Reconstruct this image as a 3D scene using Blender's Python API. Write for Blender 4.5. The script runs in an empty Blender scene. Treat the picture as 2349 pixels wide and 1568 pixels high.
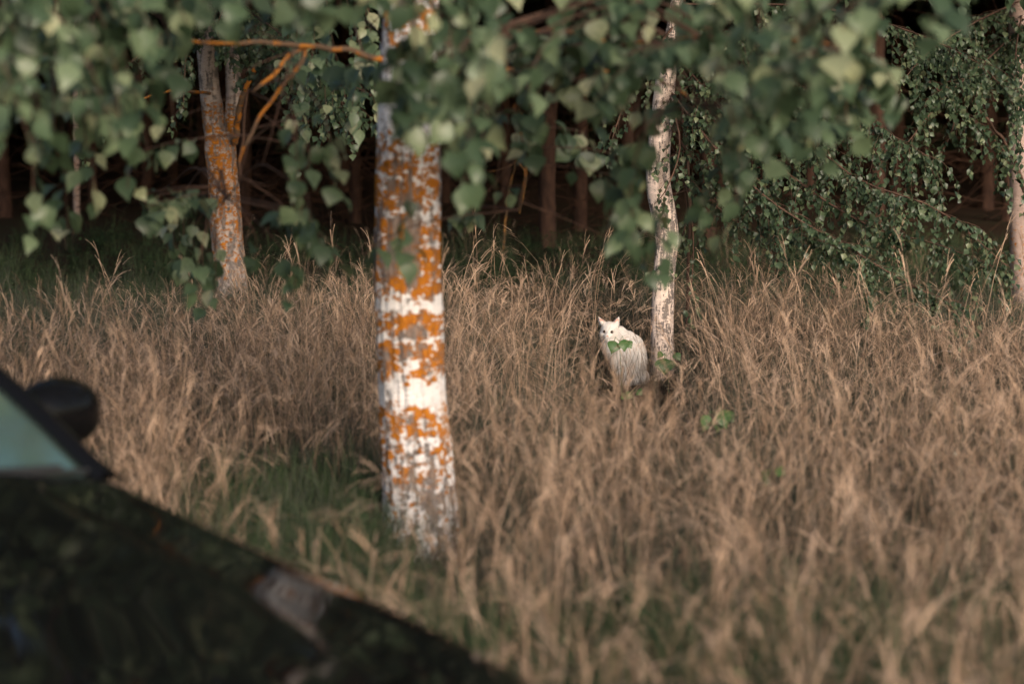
import bpy, bmesh, math, random
import numpy as np
from mathutils import Vector, Matrix, noise
random.seed(7); np.random.seed(7)
R = math.radians
sc = bpy.context.scene
C = sc.collection

# ------------------------------------------------------------------ camera, light, exposure
CAM_H = 2.09
PITCH = math.atan(672/5546)
FOC = 15.0
cd = bpy.data.cameras.new('camera'); cam = bpy.data.objects.new('camera', cd); C.objects.link(cam)
cam.location = (0, 0, CAM_H); cam.rotation_euler = (math.pi/2 - PITCH, 0, 0)
cd.lens = 85; cd.sensor_width = 36; cd.clip_start = 0.1; cd.clip_end = 1000
cd.dof.use_dof = True; cd.dof.focus_distance = FOC; cd.dof.aperture_fstop = 1.8; cd.dof.aperture_blades = 9
sc.camera = cam

SUN_EL, SUN_AZ = 17.5, 24.0          # azimuth: to the right behind the camera
w = bpy.data.worlds.new('World'); sc.world = w; w.use_nodes = True
nt = w.node_tree; nt.nodes.clear()
sky = nt.nodes.new('ShaderNodeTexSky'); sky.sky_type = 'NISHITA'; sky.sun_disc = False
sky.sun_elevation = R(SUN_EL); sky.sun_rotation = R(180 - SUN_AZ); sky.dust_density = 2.5; sky.ozone_density = 1.0
bg = nt.nodes.new('ShaderNodeBackground'); bg.inputs[1].default_value = 0.125
wo = nt.nodes.new('ShaderNodeOutputWorld')
nt.links.new(sky.outputs[0], bg.inputs[0]); nt.links.new(bg.outputs[0], wo.inputs[0])
sd = bpy.data.lights.new('sun', 'SUN'); sd.energy = 3.2; sd.angle = R(24); sd.color = (1.0, 0.87, 0.75)
sun = bpy.data.objects.new('sun', sd); C.objects.link(sun)
sdir = Vector((math.sin(R(SUN_AZ))*math.cos(R(SUN_EL)), -math.cos(R(SUN_AZ))*math.cos(R(SUN_EL)), math.sin(R(SUN_EL))))
sun.location = sdir*50
sun.rotation_euler = sdir.to_track_quat('Z', 'Y').to_euler()
sc.view_settings.view_transform = 'Standard'; sc.view_settings.look = 'None'
sc.view_settings.exposure = 0.42; sc.view_settings.gamma = 1.0; sc.view_settings.use_curve_mapping = False
sc.cycles.max_bounces = 6; sc.cycles.diffuse_bounces = 3; sc.cycles.glossy_bounces = 3
sc.cycles.transmission_bounces = 4; sc.cycles.use_denoising = True; sc.cycles.denoising_prefilter = 'ACCURATE'
sc.cycles.caustics_reflective = False; sc.cycles.caustics_refractive = False

FPX = 85/36*2349
def at(px, py, d):
    """world point seen at design pixel (2349 x 1568 frame) at distance d along the y axis"""
    cx = (px-1174.5)/FPX; cy = -(py-784)/FPX
    c, s = math.cos(PITCH), math.sin(PITCH)
    dy = c + cy*s; dz = -s + cy*c
    t = d/dy
    return Vector((cx*t, d, CAM_H + dz*t))
def to_px(p):
    c, s = math.cos(PITCH), math.sin(PITCH)
    dz = p[2]-CAM_H
    depth = p[1]*c - dz*s; up = p[1]*s + dz*c
    if depth < .1: return (-9999, -9999, .1)
    return (1174.5 + p[0]/depth*FPX, 784 - up/depth*FPX, depth)

# ------------------------------------------------------------------ helpers
def tag(o, label=None, cat=None, group=None, kind=None):
    if label: o['label'] = label
    if cat: o['category'] = cat
    if group: o['group'] = group
    if kind: o['kind'] = kind
    return o
def empty(name, loc, label, cat, group=None, rz=0):
    o = bpy.data.objects.new(name, None); C.objects.link(o); o.location = loc; o.rotation_euler = (0, 0, rz)
    o.empty_display_size = .1
    return tag(o, label, cat, group)
def mesh_np(name, verts, faces, mat=None, smooth=True, attrs=None):
    """verts (n,3); faces: array (m,k) or list of such arrays"""
    me = bpy.data.meshes.new(name)
    verts = np.asarray(verts, dtype=np.float32)
    if not isinstance(faces, list): faces = [faces]
    faces = [np.asarray(f, dtype=np.int32) for f in faces if len(f)]
    me.vertices.add(len(verts)); me.vertices.foreach_set('co', verts.ravel())
    nl = sum(f.size for f in faces); npoly = sum(len(f) for f in faces)
    me.loops.add(nl); me.loops.foreach_set('vertex_index', np.concatenate([f.ravel() for f in faces]))
    me.polygons.add(npoly)
    tot = np.concatenate([np.full(len(f), f.shape[1], dtype=np.int32) for f in faces])
    start = np.concatenate([[0], np.cumsum(tot)[:-1]]).astype(np.int32)
    me.polygons.foreach_set('loop_start', start)
    me.polygons.foreach_set('loop_total', tot)
    if smooth: me.polygons.foreach_set('use_smooth', np.ones(npoly, dtype=bool))
    for k, v in (attrs or {}).items():
        a = me.attributes.new(k, 'FLOAT', 'POINT'); a.data.foreach_set('value', np.asarray(v, dtype=np.float32))
    me.update(calc_edges=True)
    if mat: me.materials.append(mat)
    return me
def link(name, me, parent=None, loc=None):
    o = bpy.data.objects.new(name, me); C.objects.link(o)
    if parent is not None: o.parent = parent
    if loc is not None: o.location = loc
    return o
class MB:
    def __init__(s): s.v = []; s.f3 = []; s.f4 = []; s.t = []; s.n = 0
    def add(s, v, f3=None, f4=None, t=0.0):
        v = np.asarray(v, dtype=np.float32)
        if f3 is not None and len(f3): s.f3.append(np.asarray(f3, dtype=np.int32)+s.n)
        if f4 is not None and len(f4): s.f4.append(np.asarray(f4, dtype=np.int32)+s.n)
        s.v.append(v); s.t.append(np.full(len(v), t, dtype=np.float32) if np.isscalar(t) else np.asarray(t, dtype=np.float32)); s.n += len(v)
    def mesh(s, name, mat, smooth=True):
        fs = []
        if s.f3: fs.append(np.concatenate(s.f3))
        if s.f4: fs.append(np.concatenate(s.f4))
        return mesh_np(name, np.concatenate(s.v), fs, mat, smooth, {'tint': np.concatenate(s.t)})
def catmull(pts, n):
    """pts: (k, m) control rows -> n rows"""
    P = np.asarray(pts, dtype=float); k = len(P)
    if k == 2: 
        t = np.linspace(0, 1, n)[:, None]; return P[0]*(1-t)+P[1]*t
    Q = np.vstack([2*P[0]-P[1], P, 2*P[-1]-P[-2]])
    out = []
    for u in np.linspace(0, k-1-1e-9, n):
        i = int(u); t = u-i
        p0, p1, p2, p3 = Q[i], Q[i+1], Q[i+2], Q[i+3]
        out.append(.5*((2*p1)+(-p0+p2)*t+(2*p0-5*p1+4*p2-p3)*t*t+(-p0+3*p1-3*p2+p3)*t**3))
    return np.array(out)
def tube(path, rad, seg=6, disp=None, cap=True):
    path = np.asarray(path, dtype=float); n = len(path)
    T = np.gradient(path, axis=0); T /= np.linalg.norm(T, axis=1)[:, None]+1e-9
    ref = np.array([0, 1, 0]) if abs(T[0][1]) < .8 else np.array([1, 0, 0])
    A = np.cross(T, ref); A /= np.linalg.norm(A, axis=1)[:, None]+1e-9
    B = np.cross(T, A)
    th = np.linspace(0, 2*math.pi, seg, endpoint=False)
    rad = np.asarray(rad, dtype=float)
    if rad.ndim == 1: rr = np.repeat(rad[:, None], seg, 1)
    else: rr = rad
    V = path[:, None, :] + rr[:, :, None]*(A[:, None, :]*np.cos(th)[None, :, None] + B[:, None, :]*np.sin(th)[None, :, None])
    i = np.arange(n-1)[:, None]*seg; j = np.arange(seg)[None, :]; j2 = (j+1) % seg
    F = np.stack([i+j, i+j2, i+seg+j2, i+seg+j], -1).reshape(-1, 4)
    return V.reshape(-1, 3), F

# ------------------------------------------------------------------ materials
def newmat(name):
    m = bpy.data.materials.new(name); m.use_nodes = True
    t = m.node_tree; b = t.nodes['Principled BSDF']
    return m, t, b
def N(t, typ, **kw):
    n = t.nodes.new(typ)
    for k, v in kw.items(): setattr(n, k, v)
    return n
def ramp(t, stops, interp='LINEAR'):
    r = t.nodes.new('ShaderNodeValToRGB'); r.color_ramp.interpolation = interp
    e = r.color_ramp.elements
    while len(e) < len(stops): e.new(0.5)
    for i, (p, c) in enumerate(stops):
        e[i].position = p
        e[i].color = (c, c, c, 1) if np.isscalar(c) else (*c, 1)
    return r
def noise_tex(t, scale, detail=4, rough=.55, vec=None, mscale=(1, 1, 1), loc=(0, 0, 0), dist=0):
    n = t.nodes.new('ShaderNodeTexNoise'); n.inputs['Scale'].default_value = scale
    n.inputs['Detail'].default_value = detail; n.inputs['Roughness'].default_value = rough
    n.inputs['Distortion'].default_value = dist
    mp = t.nodes.new('ShaderNodeMapping'); mp.inputs['Scale'].default_value = mscale; mp.inputs['Location'].default_value = loc
    if vec is None:
        tc = t.nodes.new('ShaderNodeTexCoord'); vec = tc.outputs['Object']
    t.links.new(vec, mp.inputs[0]); t.links.new(mp.outputs[0], n.inputs['Vector'])
    return n.outputs[0]
def math_n(t, op, a, b=None, clamp=False):
    m = t.nodes.new('ShaderNodeMath'); m.operation = op; m.use_clamp = clamp
    for i, x in enumerate((a, b)):
        if x is None: continue
        if isinstance(x, (int, float)): m.inputs[i].default_value = x
        else: t.links.new(x, m.inputs[i])
    return m.outputs[0]
def mix(t, f, a, b):
    m = t.nodes.new('ShaderNodeMix'); m.data_type = 'RGBA'
    if isinstance(f, (int, float)): m.inputs[0].default_value = f
    else: t.links.new(f, m.inputs[0])
    for i, x in ((6, a), (7, b)):
        if isinstance(x, tuple): m.inputs[i].default_value = (*x, 1)
        else: t.links.new(x, m.inputs[i])
    return m.outputs[2]
def mrange(t, v, a, b, c=0., d=1.):
    m = t.nodes.new('ShaderNodeMapRange'); t.links.new(v, m.inputs[0])
    for i, x in enumerate((a, b, c, d)): m.inputs[i+1].default_value = x
    return m.outputs[0]

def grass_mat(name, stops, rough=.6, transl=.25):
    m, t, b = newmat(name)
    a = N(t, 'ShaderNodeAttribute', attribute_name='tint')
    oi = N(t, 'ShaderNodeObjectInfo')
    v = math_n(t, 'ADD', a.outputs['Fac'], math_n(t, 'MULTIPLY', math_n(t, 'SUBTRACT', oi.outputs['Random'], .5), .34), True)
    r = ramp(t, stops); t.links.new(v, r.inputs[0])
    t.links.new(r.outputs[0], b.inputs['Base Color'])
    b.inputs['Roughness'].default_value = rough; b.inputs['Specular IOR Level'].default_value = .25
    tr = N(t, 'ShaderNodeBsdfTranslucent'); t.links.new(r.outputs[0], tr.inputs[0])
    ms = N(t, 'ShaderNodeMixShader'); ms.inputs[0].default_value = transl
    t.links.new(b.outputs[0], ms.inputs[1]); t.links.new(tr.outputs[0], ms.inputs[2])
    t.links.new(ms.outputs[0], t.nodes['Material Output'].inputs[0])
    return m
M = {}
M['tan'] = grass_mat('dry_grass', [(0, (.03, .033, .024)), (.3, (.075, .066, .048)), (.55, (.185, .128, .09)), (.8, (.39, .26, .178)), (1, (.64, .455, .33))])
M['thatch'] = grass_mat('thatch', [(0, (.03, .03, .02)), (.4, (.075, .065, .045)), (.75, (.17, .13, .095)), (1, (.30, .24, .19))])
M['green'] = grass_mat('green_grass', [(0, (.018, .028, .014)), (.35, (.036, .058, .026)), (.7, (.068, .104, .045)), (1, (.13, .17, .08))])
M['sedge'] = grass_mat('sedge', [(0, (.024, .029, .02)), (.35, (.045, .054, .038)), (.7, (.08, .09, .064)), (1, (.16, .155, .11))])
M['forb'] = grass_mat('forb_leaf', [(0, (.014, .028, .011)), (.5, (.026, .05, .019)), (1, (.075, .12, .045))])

def leaf_mat(name, stops, rough=.42, transl=.3):
    m, t, b = newmat(name)
    a = N(t, 'ShaderNodeAttribute', attribute_name='tint'); oi = N(t, 'ShaderNodeObjectInfo')
    v = math_n(t, 'FRACT', math_n(t, 'ADD', a.outputs['Fac'], oi.outputs['Random']))
    r = ramp(t, stops); t.links.new(v, r.inputs[0])
    nz = noise_tex(t, 60, 2)
    c = mix(t, mrange(t, nz, .35, .7, 0, .35), r.outputs[0], (.03, .05, .025))
    t.links.new(c, b.inputs['Base Color'])
    b.inputs['Roughness'].default_value = rough; b.inputs['Specular IOR Level'].default_value = .45
    tr = N(t, 'ShaderNodeBsdfTranslucent'); t.links.new(mix(t, .3, c, (.16, .2, .04)), tr.inputs[0])
    ms = N(t, 'ShaderNodeMixShader'); ms.inputs[0].default_value = transl
    t.links.new(b.outputs[0], ms.inputs[1]); t.links.new(tr.outputs[0], ms.inputs[2])
    t.links.new(ms.outputs[0], t.nodes['Material Output'].inputs[0])
    return m
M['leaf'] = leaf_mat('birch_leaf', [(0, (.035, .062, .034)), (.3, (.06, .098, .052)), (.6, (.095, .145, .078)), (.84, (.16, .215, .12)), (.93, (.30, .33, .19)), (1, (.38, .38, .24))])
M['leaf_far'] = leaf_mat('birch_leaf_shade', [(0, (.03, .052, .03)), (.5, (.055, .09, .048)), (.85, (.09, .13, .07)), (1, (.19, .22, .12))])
M['seedling'] = leaf_mat('seedling_leaf', [(0, (.05, .13, .03)), (1, (.09, .20, .05))])

def simple(name, col, rough=.7, spec=.3, metal=0):
    m, t, b = newmat(name)
    b.inputs['Base Color'].default_value = (*col, 1); b.inputs['Roughness'].default_value = rough
    b.inputs['Specular IOR Level'].default_value = spec; b.inputs['Metallic'].default_value = metal
    return m
def birch_bark(name, white, lichen_stops, furrow_stops, band_stops, zmax, sc_=1.0, lichen=(.50, .18, .016), seed=0., bump=.012):
    """birch bark: papery white with dark fissures, lenticels and orange crustose lichen; stops run over height/zmax"""
    m, t, b = newmat(name)
    tc = N(t, 'ShaderNodeTexCoord'); sep = N(t, 'ShaderNodeSeparateXYZ'); t.links.new(tc.outputs['Object'], sep.inputs[0])
    O = tc.outputs['Object']; s = sc_
    warp = noise_tex(t, 9*s, 3, .6, O, loc=(seed, 3, 1))
    zz = math_n(t, 'ADD', sep.outputs[2], math_n(t, 'MULTIPLY', math_n(t, 'SUBTRACT', warp, .5), .16/s))
    zn = math_n(t, 'DIVIDE', zz, zmax)
    lr = ramp(t, lichen_stops); t.links.new(zn, lr.inputs[0])
    fr = ramp(t, furrow_stops); t.links.new(zn, fr.inputs[0])
    br = ramp(t, band_stops); t.links.new(zn, br.inputs[0])
    # fine white variation
    wv = noise_tex(t, 7*s, 5, .6, O, (1, 1, 3), (seed, 0, 0))
    base = mix(t, mrange(t, wv, .3, .75), white, tuple(c*.72 for c in white))
    # lichen blobs: rounder patches, slightly flat
    l1 = noise_tex(t, 19*s, 4, .62, O, (1, 1, 1.5), (seed+2, 5, 0), .4)
    l2 = noise_tex(t, 42*s, 3, .6, O, (1, 1, 1.7), (seed+7, 1, 0))
    l = math_n(t, 'ADD', math_n(t, 'MULTIPLY', l1, .62), math_n(t, 'MULTIPLY', l2, .38))
    # lichen level in ramp: threshold
    lm = math_n(t, 'SUBTRACT', math_n(t, 'ADD', l, math_n(t, 'MULTIPLY', lr.outputs[0], .5)), .74)
    lm = math_n(t, 'SUBTRACT', lm, math_n(t, 'MULTIPLY', br.outputs[0], .16))
    lmask = mrange(t, lm, -.008, .014)
    lcol = mix(t, mrange(t, noise_tex(t, 60*s, 3, .6, O), .35, .7), lichen, (lichen[0]*.72, lichen[1]*.66, lichen[2]*.9))
    # vertical fissures
    f1 = noise_tex(t, 20*s, 4, .6, O, (1, 1, .22), (seed+4, 0, 2), .5)
    f2 = noise_tex(t, 14*s, 4, .6, O, (1, 1, 2.6), (seed+9, 2, 2), .3)
    f = math_n(t, 'ADD', math_n(t, 'MULTIPLY', f1, .68), math_n(t, 'MULTIPLY', f2, .32))
    fm = math_n(t, 'SUBTRACT', math_n(t, 'ADD', f, math_n(t, 'MULTIPLY', fr.outputs[0], .5)), .76)
    fm = math_n(t, 'SUBTRACT', fm, math_n(t, 'MULTIPLY', br.outputs[0], .07))
    fmask = mrange(t, fm, -.012, .02)
    fcol = mix(t, mrange(t, noise_tex(t, 50*s, 4, .7, O, (1, 1, .5)), .3, .7), (.30, .26, .24), (.10, .08, .075))
    # lenticels: short horizontal dashes
    le = noise_tex(t, 26*s, 2, .5, O, (1, 1, 7), (seed, 8, 3))
    lem = mrange(t, le, .61, .67, 0, .85)
    c = mix(t, lem, base, (.10, .075, .06))
    c = mix(t, fmask, c, fcol)
    lm2 = math_n(t, 'MULTIPLY', lmask, mrange(t, fm, .0, .04, 1., .12))
    c = mix(t, lm2, c, lcol)
    t.links.new(c, b.inputs['Base Color']); b.inputs['Roughness'].default_value = .8; b.inputs['Specular IOR Level'].default_value = .2
    h = math_n(t, 'ADD', math_n(t, 'MULTIPLY', fmask, -1.0), math_n(t, 'MULTIPLY', lmask, .5))
    h = math_n(t, 'ADD', h, math_n(t, 'MULTIPLY', noise_tex(t, 70*s, 3, .6, O), .7))
    bp = N(t, 'ShaderNodeBump'); bp.inputs['Strength'].default_value = .8; bp.inputs['Distance'].default_value = bump
    t.links.new(h, bp.inputs['Height']); t.links.new(bp.outputs[0], b.inputs['Normal'])
    return m
# heights over 2.6 m, the part one sees
L = 2.6
M['bark_front'] = birch_bark('bark_front', (.88, .85, .86),
    [(0, .20), (.08, .34), (.14, .45), (.20, .48), (.25, .54), (.29, .54), (.34, .56), (.42, .58), (.50, .58), (.62, .58), (.66, .48), (.72, .34), (.80, .38), (.85, .54), (.88, .46), (1, .38)],
    [(0, .60), (.06, .54), (.14, .45), (.22, .41), (.30, .42), (.40, .50), (.6, .50), (.75, .45), (1, .44)],
    [(0, 0), (.245, 0), (.262, 1), (.285, 1), (.30, 0), (.345, 0), (.355, .6), (.365, 0), (.395, 0), (.41, 1), (.42, 1), (.43, 0), (.54, 0), (.552, .8), (.562, 0), (.60, 0), (.61, .7), (.618, 0), (.68, .1), (.70, 1), (.72, .3), (.80, 0)],
    L, 1.0)
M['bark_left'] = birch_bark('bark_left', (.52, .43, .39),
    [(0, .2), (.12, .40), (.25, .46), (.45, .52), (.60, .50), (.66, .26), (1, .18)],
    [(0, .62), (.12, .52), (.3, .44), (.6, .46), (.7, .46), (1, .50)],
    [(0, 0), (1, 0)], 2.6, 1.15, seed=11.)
M['bark_right'] = birch_bark('bark_right', (.86, .70, .62),
    [(0, 0), (.3, .12), (1, .1)],
    [(0, .60), (.06, .48), (.2, .50), (.30, .54), (.36, .58), (.44, .54), (.50, .42), (.8, .42), (1, .52)],
    [(0, 0), (1, 0)], 2.3, 2.2, seed=23., bump=.005)
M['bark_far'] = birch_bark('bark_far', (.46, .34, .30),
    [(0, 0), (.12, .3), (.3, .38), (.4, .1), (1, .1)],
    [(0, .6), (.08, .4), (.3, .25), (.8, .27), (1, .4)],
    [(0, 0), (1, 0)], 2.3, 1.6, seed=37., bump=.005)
def bark_simple(name, c1, c2, scale=18, extra=None, thr=.5):
    m, t, b = newmat(name)
    n1 = noise_tex(t, scale, 5, .65, None, (1, 1, .35))
    c = mix(t, mrange(t, n1, .35, .65), c1, c2)
    if extra:
        c = mix(t, mrange(t, noise_tex(t, 14, 4, .6, None, (1, 1, 1), (3, 3, 3)), thr, thr+.06), c, extra)
    t.links.new(c, b.inputs['Base Color']); b.inputs['Roughness'].default_value = .9; b.inputs['Specular IOR Level'].default_value = .15
    bp = N(t, 'ShaderNodeBump'); bp.inputs['Distance'].default_value = .01; t.links.new(n1, bp.inputs['Height']); t.links.new(bp.outputs[0], b.inputs['Normal'])
    return m
M['pine_bark'] = bark_simple('pine_bark', (.07, .038, .027), (.028, .016, .013))
M['pine_dead'] = bark_simple('dead_twig', (.055, .027, .016), (.025, .013, .01), 8)
M['limb'] = bark_simple('lichened_limb', (.20, .12, .07), (.11, .08, .06), 14, (.45, .17, .03), .48)
M['dull_limb'] = bark_simple('dull_lichened_limb', (.13, .08, .045), (.07, .05, .035), 14, (.26, .13, .04), .5)
M['twig'] = bark_simple('twig', (.13, .075, .055), (.07, .045, .035), 20)
M['needles'] = leaf_mat('pine_needles', [(0, (.018, .035, .016)), (.6, (.03, .05, .022)), (1, (.045, .065, .03))], .7, .15)

# ground
m, t, b = newmat('ground'); M['ground'] = m
n1 = noise_tex(t, 1.1, 5, .6); n2 = noise_tex(t, 22, 5, .7); n3 = noise_tex(t, .35, 3, .5, None, (1, 1, 1), (4, 4, 0))
c = mix(t, mrange(t, n2, .3, .7), (.028, .019, .012), (.065, .04, .026))
c = mix(t, mrange(t, n1, .5, .66, 0, .6), c, (.025, .032, .014))
c = mix(t, mrange(t, n3, .45, .6, 0, .5), c, (.045, .022, .013))
t.links.new(c, b.inputs['Base Color']); b.inputs['Roughness'].default_value = .95; b.inputs['Specular IOR Level'].default_value = .1
bp = N(t, 'ShaderNodeBump'); bp.inputs['Distance'].default_value = .04; t.links.new(n2, bp.inputs['Height']); t.links.new(bp.outputs[0], b.inputs['Normal'])

# ------------------------------------------------------------------ ground sheet
def ground_z(x, y):
    z = .035*noise.noise((x*.5, y*.5, 0)) + .012*noise.noise((x*2.1, y*2.1, 5))
    if y > 23: z += .10*min(1, (y-23)/3)*(.5+noise.noise((x*.4, y*.4, 9)))
    if y > 52: z += ((y-52)/50)**1.5*9
    return z
ys = np.concatenate([np.linspace(-120, -4, 20), np.linspace(-3, 34, 150), np.linspace(35, 110, 40), np.linspace(120, 400, 10)])
xs = np.concatenate([np.linspace(-300, -22, 14), np.linspace(-20, 20, 150), np.linspace(22, 300, 14)])
G = np.array([(x, y, ground_z(x, y)) for y in ys for x in xs])
nx, ny = len(xs), len(ys)
ii = (np.arange(ny-1)[:, None]*nx + np.arange(nx-1)[None, :]).ravel()
gm = mesh_np('ground', G, np.stack([ii, ii+1, ii+nx+1, ii+nx], -1), M['ground'])
tag(link('ground', gm), kind='structure')

# ------------------------------------------------------------------ leaves, twigs and crowns
# birch leaf template: petiole at origin, tip along -Z, face along -Y, 1 unit long
def leaf_template(detail=True):
    if detail:
        ts = [0, .12, .28, .46, .66, .84, 1.0]; ws = [.06, .30, .43, .40, .25, .10, 0]
    else:
        ts = [0, .3, .62, 1.0]; ws = [.03, .43, .27, 0]
    v = []; f = []
    for k, (t_, w_) in enumerate(zip(ts, ws)):
        cur = -.10*math.sin(t_*2.6)            # gentle curl along its length
        v += [(-w_, -.09*w_*2 + cur, -t_), (0, cur, -t_), (w_, -.09*w_*2 + cur, -t_)]
    n = len(ts)
    for k in range(n-1):
        a = 3*k
        f += [(a, a+1, a+4, a+3), (a+1, a+2, a+5, a+4)]
    # petiole
    b0 = len(v)
    v += [(-.02, 0, .0), (.02, 0, .0), (.016, .01, .30), (-.016, .01, .30)]
    f.append((b0, b0+1, b0+2, b0+3))
    v = np.array(v, dtype=np.float32)
    v[:, 2] -= .30                     # hang point is the petiole's upper end
    return v, np.array(f, dtype=np.int32)
LT = leaf_template(True); LTS = leaf_template(False)
leaf_meshes = {}
def leaf_mesh(mat, k):
    key = (mat.name, k)
    if key not in leaf_meshes:
        v = LT[0].copy(); rs = np.random.RandomState(k)
        v[:, 0] *= .72+.5*rs.rand(); v[:, 0] += .12*(rs.rand()-.5)*v[:, 2]**2
        v[:, 1] *= .6+1.6*rs.rand()
        leaf_meshes[key] = mesh_np('leaf', v, LT[1], mat, True, {'tint': np.zeros(len(v))})
    return leaf_meshes[key]
def rot_leaf(az, pitch, roll):
    return Matrix.Rotation(az, 3, 'Z') @ Matrix.Rotation(pitch, 3, 'X') @ Matrix.Rotation(roll, 3, 'Y')

class Crown:
    """collects leaves (position, rotation, size) and twigs of one tree"""
    def __init__(s, root, leafmat, size, size_var=.3):
        s.root = root; s.mat = leafmat; s.size = size; s.var = size_var
        s.leaves = []; s.tw = MB()
    def leaf(s, p, size=None):
        sz = (size or s.size)*(1+s.var*(random.random()*2-1))
        # leaves turn their upper face mostly outwards/towards the light
        az = random.gauss(0, 1.0); pitch = random.gauss(-.25, .38); roll = random.gauss(0, .38)
        s.leaves.append((Vector(p), rot_leaf(az, pitch, roll), sz, random.random()))
    def twig(s, pts, r0, r1, seg=4):
        n = max(4, len(pts)*3)
        P = catmull(pts, n)
        V, F = tube(P, np.linspace(r0, r1, n), seg); s.tw.add(V, f4=F)
        return P
    def strand(s, top, tip, spacing=.035, frac=1.0, r=.003, size=None):
        """a hanging twig from top to tip with alternate leaves"""
        top = Vector(top); tip = Vector(tip)
        d = tip-top; Ln = d.length
        mid1 = top + Vector((d.x*.55, d.y*.55, d.z*.18)); mid2 = top + Vector((d.x*.9, d.y*.9, d.z*.6))
        j = Ln*.04
        mid2 += Vector((random.gauss(0, j), random.gauss(0, j), 0))
        P = s.twig([tuple(top), tuple(mid1), tuple(mid2), tuple(tip)], r, r*.45)
        D = np.r_[0, np.cumsum(np.linalg.norm(np.diff(P, axis=0), axis=1))]; T = D[-1]
        u = T*(1-frac); k = 0
        while u < T+.001:
            q = np.array([np.interp(u, D, P[:, c]) for c in range(3)])
            side = (1 if k % 2 else -1)*s.size*.25
            s.leaf((q[0]+side*random.random()+random.gauss(0, .006), q[1]+random.gauss(0, s.size*.25), q[2]), size)
            if random.random() < .35: s.leaf((q[0]-side*random.random(), q[1]+random.gauss(0, s.size*.3), q[2]+.004))
            u += spacing*(.7+.6*random.random()); k += 1
    def spray(s, pts, twig_len=(.12, .35), step=.06, spacing=.024, r0=.008, r1=.0025, start=.1, droop=1.0, spread=.5, size=None):
        """a leafy bough: main axis with drooping side twigs"""
        P = s.twig([tuple(p) for p in pts], r0, r1, 5)
        D = np.r_[0, np.cumsum(np.linalg.norm(np.diff(P, axis=0), axis=1))]; T = D[-1]
        u = T*start
        while u < T:
            q = Vector([np.interp(u, D, P[:, c]) for c in range(3)])
            q2 = Vector([np.interp(min(T, u+.1), D, P[:, c]) for c in range(3)])
            ax = (q2-q).normalized() if (q2-q).length > 1e-4 else Vector((1, 0, 0))
            ln = random.uniform(*twig_len)
            dr = ax*random.uniform(.4, 1.0) + Vector((random.gauss(0, spread), random.gauss(0, spread), random.gauss(-.35*droop, .35)))
            dr.normalize()
            tip = q+dr*ln+Vector((0, 0, -ln*.35*droop))
            s.strand(q, tip, spacing, .9, .0016, size)
            u += step*(.6+.8*random.random())
    def finish(s, nmax=300, detail=True):
        W, H = 2349, 1568
        def key(L):
            x, y, d = to_px(L[0]-Vector((0, 0, L[2]*.7)))
            inside = -10 < x < W+10 and -20 < y < H
            return (L[2]/max(d, .5)) if inside else 0
        ks = sorted(range(len(s.leaves)), key=lambda i: -key(s.leaves[i]))
        vis = [i for i in ks if key(s.leaves[i]) > 0]
        big = vis[:nmax]; bset = set(big)
        inv = s.root.matrix_basis.inverted() if False else Matrix.Translation(-s.root.location)
        for n_, i in enumerate(big):
            p, r, sz, tint = s.leaves[i]
            o = link('leaf', leaf_mesh(s.mat, n_ % 7), s.root)
            o.matrix_local = Matrix.Translation(inv @ p) @ r.to_4x4() @ Matrix.Scale(sz, 4)
        rest = [L for i, L in enumerate(s.leaves) if i not in bset]
        if rest:
            tv, tf = LT if detail else LTS
            n = len(rest); rm = np.array([np.array(L[1])*L[2] for L in rest]); ps = np.array([tuple(inv @ L[0]) for L in rest])
            wv = 1+.6*(np.random.rand(n)-.5)
            T = np.repeat(tv[None], n, 0).copy(); T[:, :, 0] *= wv[:, None]; T[:, :, 1] *= (.6+1.6*np.random.rand(n))[:, None]
            V = np.einsum('nij,nkj->nki', rm, T) + ps[:, None, :]
            F = (tf[None] + (np.arange(n)*len(tv))[:, None, None]).reshape(-1, 4)
            tn = np.repeat(np.array([L[3] for L in rest]), len(tv))
            o = link('foliage', mesh_np('foliage', V.reshape(-1, 3), F, s.mat, True, {'tint': tn}), s.root)
            tag(o, kind='stuff')
        if s.tw.n:
            tm = s.tw.mesh('twigs', M['twig'])
            v = np.empty(len(tm.vertices)*3, dtype=np.float32); tm.vertices.foreach_get('co', v)
            v = v.reshape(-1, 3) - np.array(s.root.location); tm.vertices.foreach_set('co', v.ravel()); tm.update()
            tag(link('twigs', tm, s.root), kind='stuff')

def trunk_mesh(name, ctrl, mat, seg=48, rings=160, furrow=.02, lump=.03, base=None, fscale=1.0, flare=.0):
    """ctrl rows: x, y, z, radius (world); returns mesh relative to base"""
    P = catmull(ctrl, rings)
    path = P[:, :3]-np.array(base); rad = P[:, 3]
    th = np.linspace(0, 2*math.pi, seg, endpoint=False)
    rr = np.zeros((rings, seg))
    for i in range(rings):
        z = path[i, 2]; r = rad[i]
        fl = flare*math.exp(-max(z, 0)/.12)
        for j in range(seg):
            cx, cy = math.cos(th[j]), math.sin(th[j])
            q = Vector((cx*r, cy*r, z))
            lum = noise.noise(q*Vector((6, 6, 3)).x if False else Vector((cx*1.3, cy*1.3, z*2.5)))*lump
            g = noise.fractal(Vector((cx*4.2*fscale, cy*4.2*fscale, z*2.2)), .8, 2.0, 3)
            ridge = -abs(g)*furrow*2 + furrow*.5
            fine = noise.noise(Vector((cx*r*60, cy*r*60, z*60)))*furrow*.25
            root = fl*(.6+.5*math.cos(5*th[j]+1.0))
            rr[i, j] = r*(1+lum+ridge+fine+root)
    V, F = tube(path, rr, seg)
    return mesh_np(name, V, F, mat)

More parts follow.
